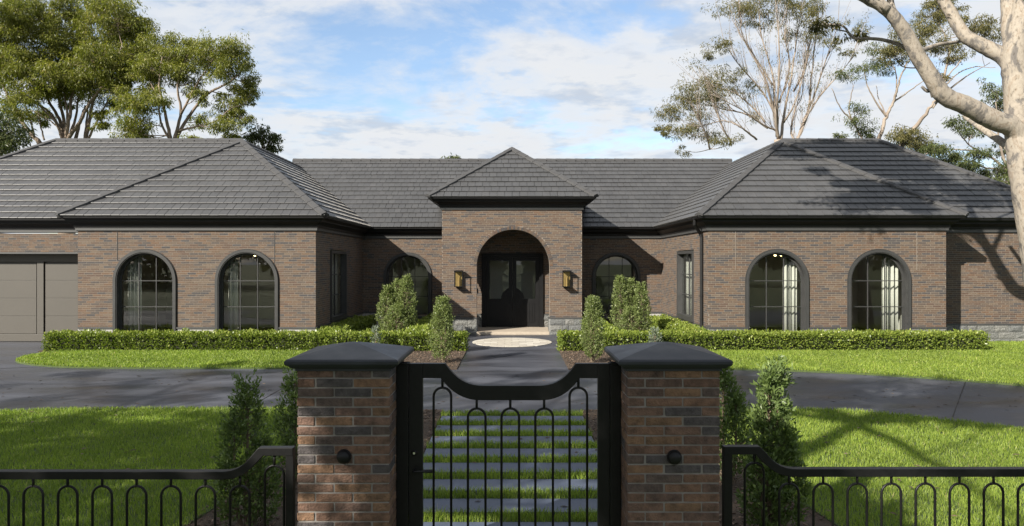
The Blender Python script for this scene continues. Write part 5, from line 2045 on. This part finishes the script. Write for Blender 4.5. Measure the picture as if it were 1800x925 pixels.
tree("gum_tree", "dark tree with thin pale branches low behind the near gum's trunk",
     [([P(1790, 460, YH), P(1780, 360, YH), P(1772, 300, YH)], 0.2, 0.12), pl(YH, [(1772, 300), (1740, 275), (1690, 262), (1655, 270)], 0.06, 0.015), pl(YH, [(1772, 300), (1755, 240), (1750, 180)], 0.07, 0.02), pl(YH, [(1740, 275), (1705, 255), (1680, 225)], 0.04, 0.015),
      pl(YH, [(1772, 300), (1735, 295), (1700, 282), (1665, 285)], 0.05, 0.012)],
     pc(YH, [(1750, 158, 20, 22, 0.9), (1762, 188, 16, 12, 0.5), (1690, 218, 26, 12, 0.9), (1712, 232, 18, 10, 0.5), (1722, 270, 20, 10, 0.7), (1752, 298, 24, 14, 1.0), (1770, 262, 20, 14, 0.6), (1700, 285, 18, 10, 0.6), (1680, 275, 14, 8, 0.4), (1745, 215, 14, 8, 0.4), (1790, 330, 26, 16, 0.9), (1640, 262, 24, 10, 0.8), (1660, 278, 22, 10, 0.8), (1690, 292, 24, 10, 0.9), (1715, 305, 24, 12, 0.9), (1760, 320, 30, 14, 1.1), (1735, 325, 22, 10, 0.6), (1765, 340, 24, 12, 0.8)], 0.8, seed=9),
     'bark_white', 'dark_leaf', 0.15, 0.034, 18, 72, 0.28, seed=14, branch_r=0.03, sides=6)

# --- the big pale gum in front of the far wing
YN = 15.6


def near(pts, r0, r1, y0=YN, y1=None):
    n = len(pts)
    y1 = y0 if y1 is None else y1
    return ([P(px, py, y0 + (y1 - y0) * i / (n - 1)) for i, (px, py) in enumerate(pts)], r0, r1)




def roof_shade(px, py, y0, t, r, w=1.0):
    """leaves up-sun of a spot of the roof seen at (px, py); y0: eave line of that slope"""
    k = (462 - py) / F
    Y = (H - EZ + PITCH * y0) / (PITCH - k)
    p = P(px, py, Y)
    return (p + SUN_FROM * t, (r, r, r * 0.6), w)


CANOPY = [roof_shade(px, py, yg, t, r, w * 3.2) for px, py, t, r, w in
          ((1420, 262, 9.5, .55, 1), (1458, 276, 10, .6, 1), (1500, 264, 10, .6, 1), (1500, 292, 11, .55, 1), (1540, 280, 10, .6, 1), (1570, 300, 10.5, .55, .9), (1600, 285, 9.5, .6, 1), (1555, 258, 9.5, .5, .8), (1630, 312, 10, .5, .8), (1470, 255, 9.5, .5, .8), (1680, 330, 10, .4, .5), (1725, 352, 10.5, .45, .6), (1600, 330, 11, .4, .5))]
CANOPY += [roof_shade(px, py, yw, t, r, w * 3.2) for px, py, t, r, w in
           ((1385, 266, 9, .42, 1), (1530, 330, 9.5, .42, 1), (1556, 348, 10, .42, 1), (1505, 352, 9.5, .35, .8), (1590, 352, 10, .3, .6), (1620, 366, 10, .3, .5), (1440, 300, 9.5, .18, .3), (1480, 322, 9.5, .16, .3))]
tree("gum_tree", "big smooth pale gum with a spotted trunk and swooping limbs before the far wing",
     [near([(1850, 640), (1842, 560), (1830, 470), (1816, 380), (1800, 290), (1792, 225), (1788, 150), (1783, 100), (1795, 30), (1815, -60)], 0.40, 0.22),
      near([(1800, 262), (1784, 225), (1745, 210), (1700, 186), (1660, 168), (1640, 140), (1612, 95), (1590, 55), (1560, 18), (1515, -8), (1450, -40), (1380, -70)], 0.25, 0.09, YN, YN - 0.6),
      near([(1788, 130), (1765, 100), (1730, 82), (1695, 60), (1670, 20), (1640, -30)], 0.20, 0.11, YN, YN + 0.8),
      near([(1790, 110), (1776, 60), (1772, 0), (1765, -70)], 0.20, 0.12, YN, YN + 0.3),
      near([(1606, 90), (1585, 55), (1568, 15), (1562, -30)], 0.12, 0.06, YN - 0.2, YN + 0.5),
      near([(1785, 268), (1755, 245), (1725, 225), (1695, 204)], 0.10, 0.05, YN, YN + 1.5),
      near([(1612, 92), (1650, 78), (1690, 72), (1715, 60)], 0.06, 0.02, YN, YN + 1.2),
      near([(1618, 100), (1580, 78), (1540, 68), (1500, 66), (1480, 45), (1440, 42)], 0.055, 0.016, YN, YN + 1.0),
      near([(1640, 150), (1632, 160), (1620, 152)], 0.05, 0.03),
      near([(1660, 172), (1648, 178), (1640, 190)], 0.04, 0.015),
      near([(1795, 30), (1850, -80), (1900, -180)], 0.18, 0.08),
      ([P(1560, 18, 15.1), P(1450, -70, 15.6), Vector((5.6, 16.4, 10.6)), Vector((4.2, 16.8, 11.2))], 0.10, 0.04),
      ([P(1450, -70, 15.6), Vector((6.6, 16.6, 9.6)), Vector((6.2, 17.6, 10.4))], 0.07, 0.03)],
     CANOPY + [(P(1360, -78, 15.0), (0.9, 0.7, 0.35), 1.0), (P(1420, -70, 15.4), (0.8, 0.7, 0.3), 0.8), (P(1300, -60, 14.6), (0.7, 0.7, 0.3), 0.8), (P(1480, -55, 14.8), (0.6, 0.5, 0.25), 0.6),
      (P(1560, -70, 16.0), (0.8, 0.7, 0.4), 0.9), (P(1640, -90, 16.2), (0.9, 0.7, 0.4), 1.0), (P(1760, -120, 16.0), (1.0, 0.8, 0.5), 1.0), (P(1900, -200, 15.6), (1.2, 1.0, 0.6), 1.2),
      (P(1235, -70, 14.2), (0.6, 0.6, 0.3), 0.7), (P(1500, -110, 15.6), (0.9, 0.8, 0.4), 1.0), (P(1690, -150, 15.2), (0.9, 0.8, 0.4), 1.0),
      (P(1448, 38, 16.6), (0.25, 0.25, 0.10), 0.35), (P(1500, 60, 16.6), (0.2, 0.2, 0.08), 0.2)],
     'bark_pale', 'olive_leaf', 0.17, 0.045, 17, 50, 0.30, seed=21, branch_r=0.05, sides=16, wob=0.012)

# ------------------------------------------------------------------ street trees behind the viewer: they shade the lawn and show in the glass
SD = np.array(SUN_FROM)


def shade_clump(gx, gy, z, r, w=1.0):
    t = z / SD[2]
    return (Vector((gx + SD[0] * t, gy + SD[1] * t, z)), (r, r, r * 0.55), w)




def shade_point(x, y, z, t, r, w=1.0):
    """leaves that stand t metres up-sun of a place"""
    return (Vector((x, y, z)) + SUN_FROM * t, (r, r, r * 0.55), w)


rs = random.Random(5)
SHADE = {'a': [], 'b': [], 'c': []}
# the lawn by the garage lies in shade but for a strip along the drive
for gx in np.arange(-7.6, -1.9, 0.78):
    for gy in np.arange(5.2, 11.2, 0.78):
        if gx < -4.6 and gy > 10.05:
            continue
        SHADE['a'].append(shade_clump(gx + rs.uniform(-.25, .25), gy + rs.uniform(-.25, .25), rs.uniform(5.5, 8.5), 0.70, 0.95))
for gx, gy, r in ((-6.0, 12.4, .7), (-8.6, 12.2, .8), (-10.4, 13.4, .8), (-7.4, 13.6, .6), (-5.0, 12.2, .7), (-4.4, 13.6, .7), (-6.4, 14.8, .5), (-9.2, 15.0, .5), (-12.5, 14.8, .8), (-4.6, 16.3, .7), (-6.6, 16.2, .35), (-3.6, 15.2, .6)):
    SHADE['a'].append(shade_clump(gx, gy, rs.uniform(8.5, 10), r, 0.7))
# gate, path, drive beyond it
for gx in np.arange(-2.0, 1.7, 0.9):
    for gy in np.arange(7.5, 11.2, 0.85):
        SHADE['b'].append(shade_clump(gx + rs.uniform(-.25, .25), gy + rs.uniform(-.25, .25), rs.uniform(6.5, 9.0), 0.66, 0.8))
for gx, gy, r in ((-2.4, 12.0, .7), (-0.9, 12.1, .8), (0.7, 12.0, .8), (2.2, 12.4, .8), (0.0, 13.4, .6), (1.6, 14.2, .7), (-1.6, 14.0, .5), (3.2, 13.2, .8), (0.6, 15.2, .5)):
    SHADE['b'].append(shade_clump(gx, gy, rs.uniform(8.5, 10), r, 0.8))
for (x, y, z, r, w) in ((0.95, 4.5, 1.55, .42, 1.0), (1.2, 4.5, 1.2, .42, 1.0), (0.9, 4.5, 0.95, .45, 1.0), (1.05, 4.5, 0.6, .5, 1.0), (1.15, 4.6, 1.7, .45, 1.0), (0.85, 4.7, 1.74, .40, 1.0), (1.3, 4.6, 0.8, .4, 1.0), (1.3, 4.6, 1.5, .4, 1.0),
                        (0.0, 4.78, 1.4, .5, .9), (0.5, 4.78, 1.2, .5, .9), (-0.35, 4.78, 1.2, .4, .9), (0.2, 4.78, 0.8, .5, .9), (-0.35, 4.78, 0.7, .4, .9),
                        (-1.25, 4.5, 1.95, .26, 1.0), (-0.9, 4.7, 1.95, .26, 1.0), (-0.98, 4.5, 1.18, .10, .34)):
    SHADE['b'].append(shade_point(x, y, z, 11 + rs.uniform(-1, 1), r, w))
for x in np.arange(-4.2, -1.4, 0.55):
    SHADE['b'].append(shade_point(x, 4.8, 0.7 + rs.uniform(-.2, .2), 11, 0.36, 0.6))
# the drive on the other side; gaps leave streaks of sun
for gx in np.arange(3.2, 11.4, 0.85):
    for gy in np.arange(10.8, 15.4, 0.85):
        if gx < 6.0 and gy < 12.2 and gx > 4.4:
            continue
        if gy > 15.4 - max(0, gx - 4.5) * 0.42 or gy < 11.2 - max(0, gx - 5) * 0.55:
            continue
        SHADE['c'].append(shade_clump(gx + rs.uniform(-.3, .3), gy + rs.uniform(-.3, .3), rs.uniform(9, 11), 0.70, 1.1))
for gx, gy, r in ((9.0, 10.6, .8), (10.2, 9.6, .8), (4.6, 6.0, .45), (6.0, 6.0, .5), (5.2, 5.4, .4), (7.2, 11.2, .6), (8.2, 10.6, .6)):
    SHADE['c'].append(shade_clump(gx, gy, rs.uniform(8, 9.5), r, 0.8))


def street_tree(key, base, label, seed):
    cl = SHADE[key]
    cen = sum((Vector(c[0]) for c in cl), Vector()) / len(cl)
    limbs = [([Vector(base), Vector(base).lerp(Vector((cen.x, cen.y, cen.z)), 0.5) + Vector((0, 0, 0.6)), Vector((cen.x, cen.y, cen.z - 0.4))], 0.26, 0.12)]
    for i in range(0, len(cl), 6):
        c = Vector(cl[i][0])
        a = Vector((cen.x, cen.y, cen.z - 1.4))
        limbs.append(([a, a.lerp(c, 0.5) + Vector((0, 0, 0.1)), c], 0.10, 0.03))
    tree("street_tree", label, limbs, cl, 'bark_brown', 'dark_leaf', 0.20, 0.085, 9, 46, 0.30, seed=seed, branch_r=0.03, sides=8, group="trees along the street")


street_tree('a', (-12.6, -1.6, -0.05), "street tree shading the lawn on the garage side, outside the picture", 31)
street_tree('b', (-8.6, -2.2, -0.05), "street tree shading the gate and stepping path, outside the picture", 32)
street_tree('c', (-5.4, -0.6, -0.05), "street tree shading the drive beyond the far pillar, outside the picture", 33)


# ------------------------------------------------------------------ the wood across the street, seen only in the window glass
def woodland():
    n = 42000
    k = 60
    cx_ = RNG.uniform(-75, 75, k)
    cy_ = RNG.uniform(-46, -27, k)
    cz_ = RNG.uniform(1.5, 9.5, k)
    cr = RNG.uniform(2.5, 5.0, k)
    i = RNG.integers(0, k, n)
    g_ = RNG.normal(0, 1, (n, 3))
    g_ = g_ / np.linalg.norm(g_, axis=1, keepdims=True) * RNG.uniform(0.4, 1, (n, 1)) ** 0.5
    p = np.stack([cx_[i], cy_[i], cz_[i]], 1) + g_ * cr[i][:, None] * np.array([1, 0.8, 0.75])
    p[:, 2] = np.maximum(p[:, 2], 0.1)
    v = leaf_verts(p, g_ + RNG.normal(0, 0.5, (n, 3)), RNG.uniform(0.5, 0.9, n), RNG.uniform(0.3, 0.5, n))
    tag(quad_mesh("woodland", v, 4, np.clip(RNG.normal(0.4, 0.2, n), 0, 1), M['dark_leaf']), kind='stuff')


woodland()


# ------------------------------------------------------------------ fallen gum leaves on grass and paving
mb = MB()
rs = random.Random(77)
for _ in range(420):
    if rs.random() < 0.5:
        x, y, z = rs.uniform(-11, 11), rs.uniform(11.4, 15.4), 0.006
    else:
        x, y = rs.uniform(-8, 8), rs.uniform(5.5, 11)
        if abs(x) < 2.9 and abs(x) > 1.06:
            continue
        z = 0.085 if abs(x) > 1.1 else 0.046
    a = rs.uniform(0, 2 * PI)
    L = rs.uniform(0.05, 0.11)
    d = Vector((math.cos(a), math.sin(a), 0)) * L
    w = Vector((-d.y, d.x, 0)) * 0.16
    p = Vector((x, y, z))
    mb.add([p - d * 0.5, p + w + Vector((0, 0, 0.008)), p + d * 0.5, p - w + Vector((0, 0, 0.004))], [(0, 1, 2, 3)], rs.random())
tag(mb.build("fallen_leaves", M['mulch']), kind='stuff')
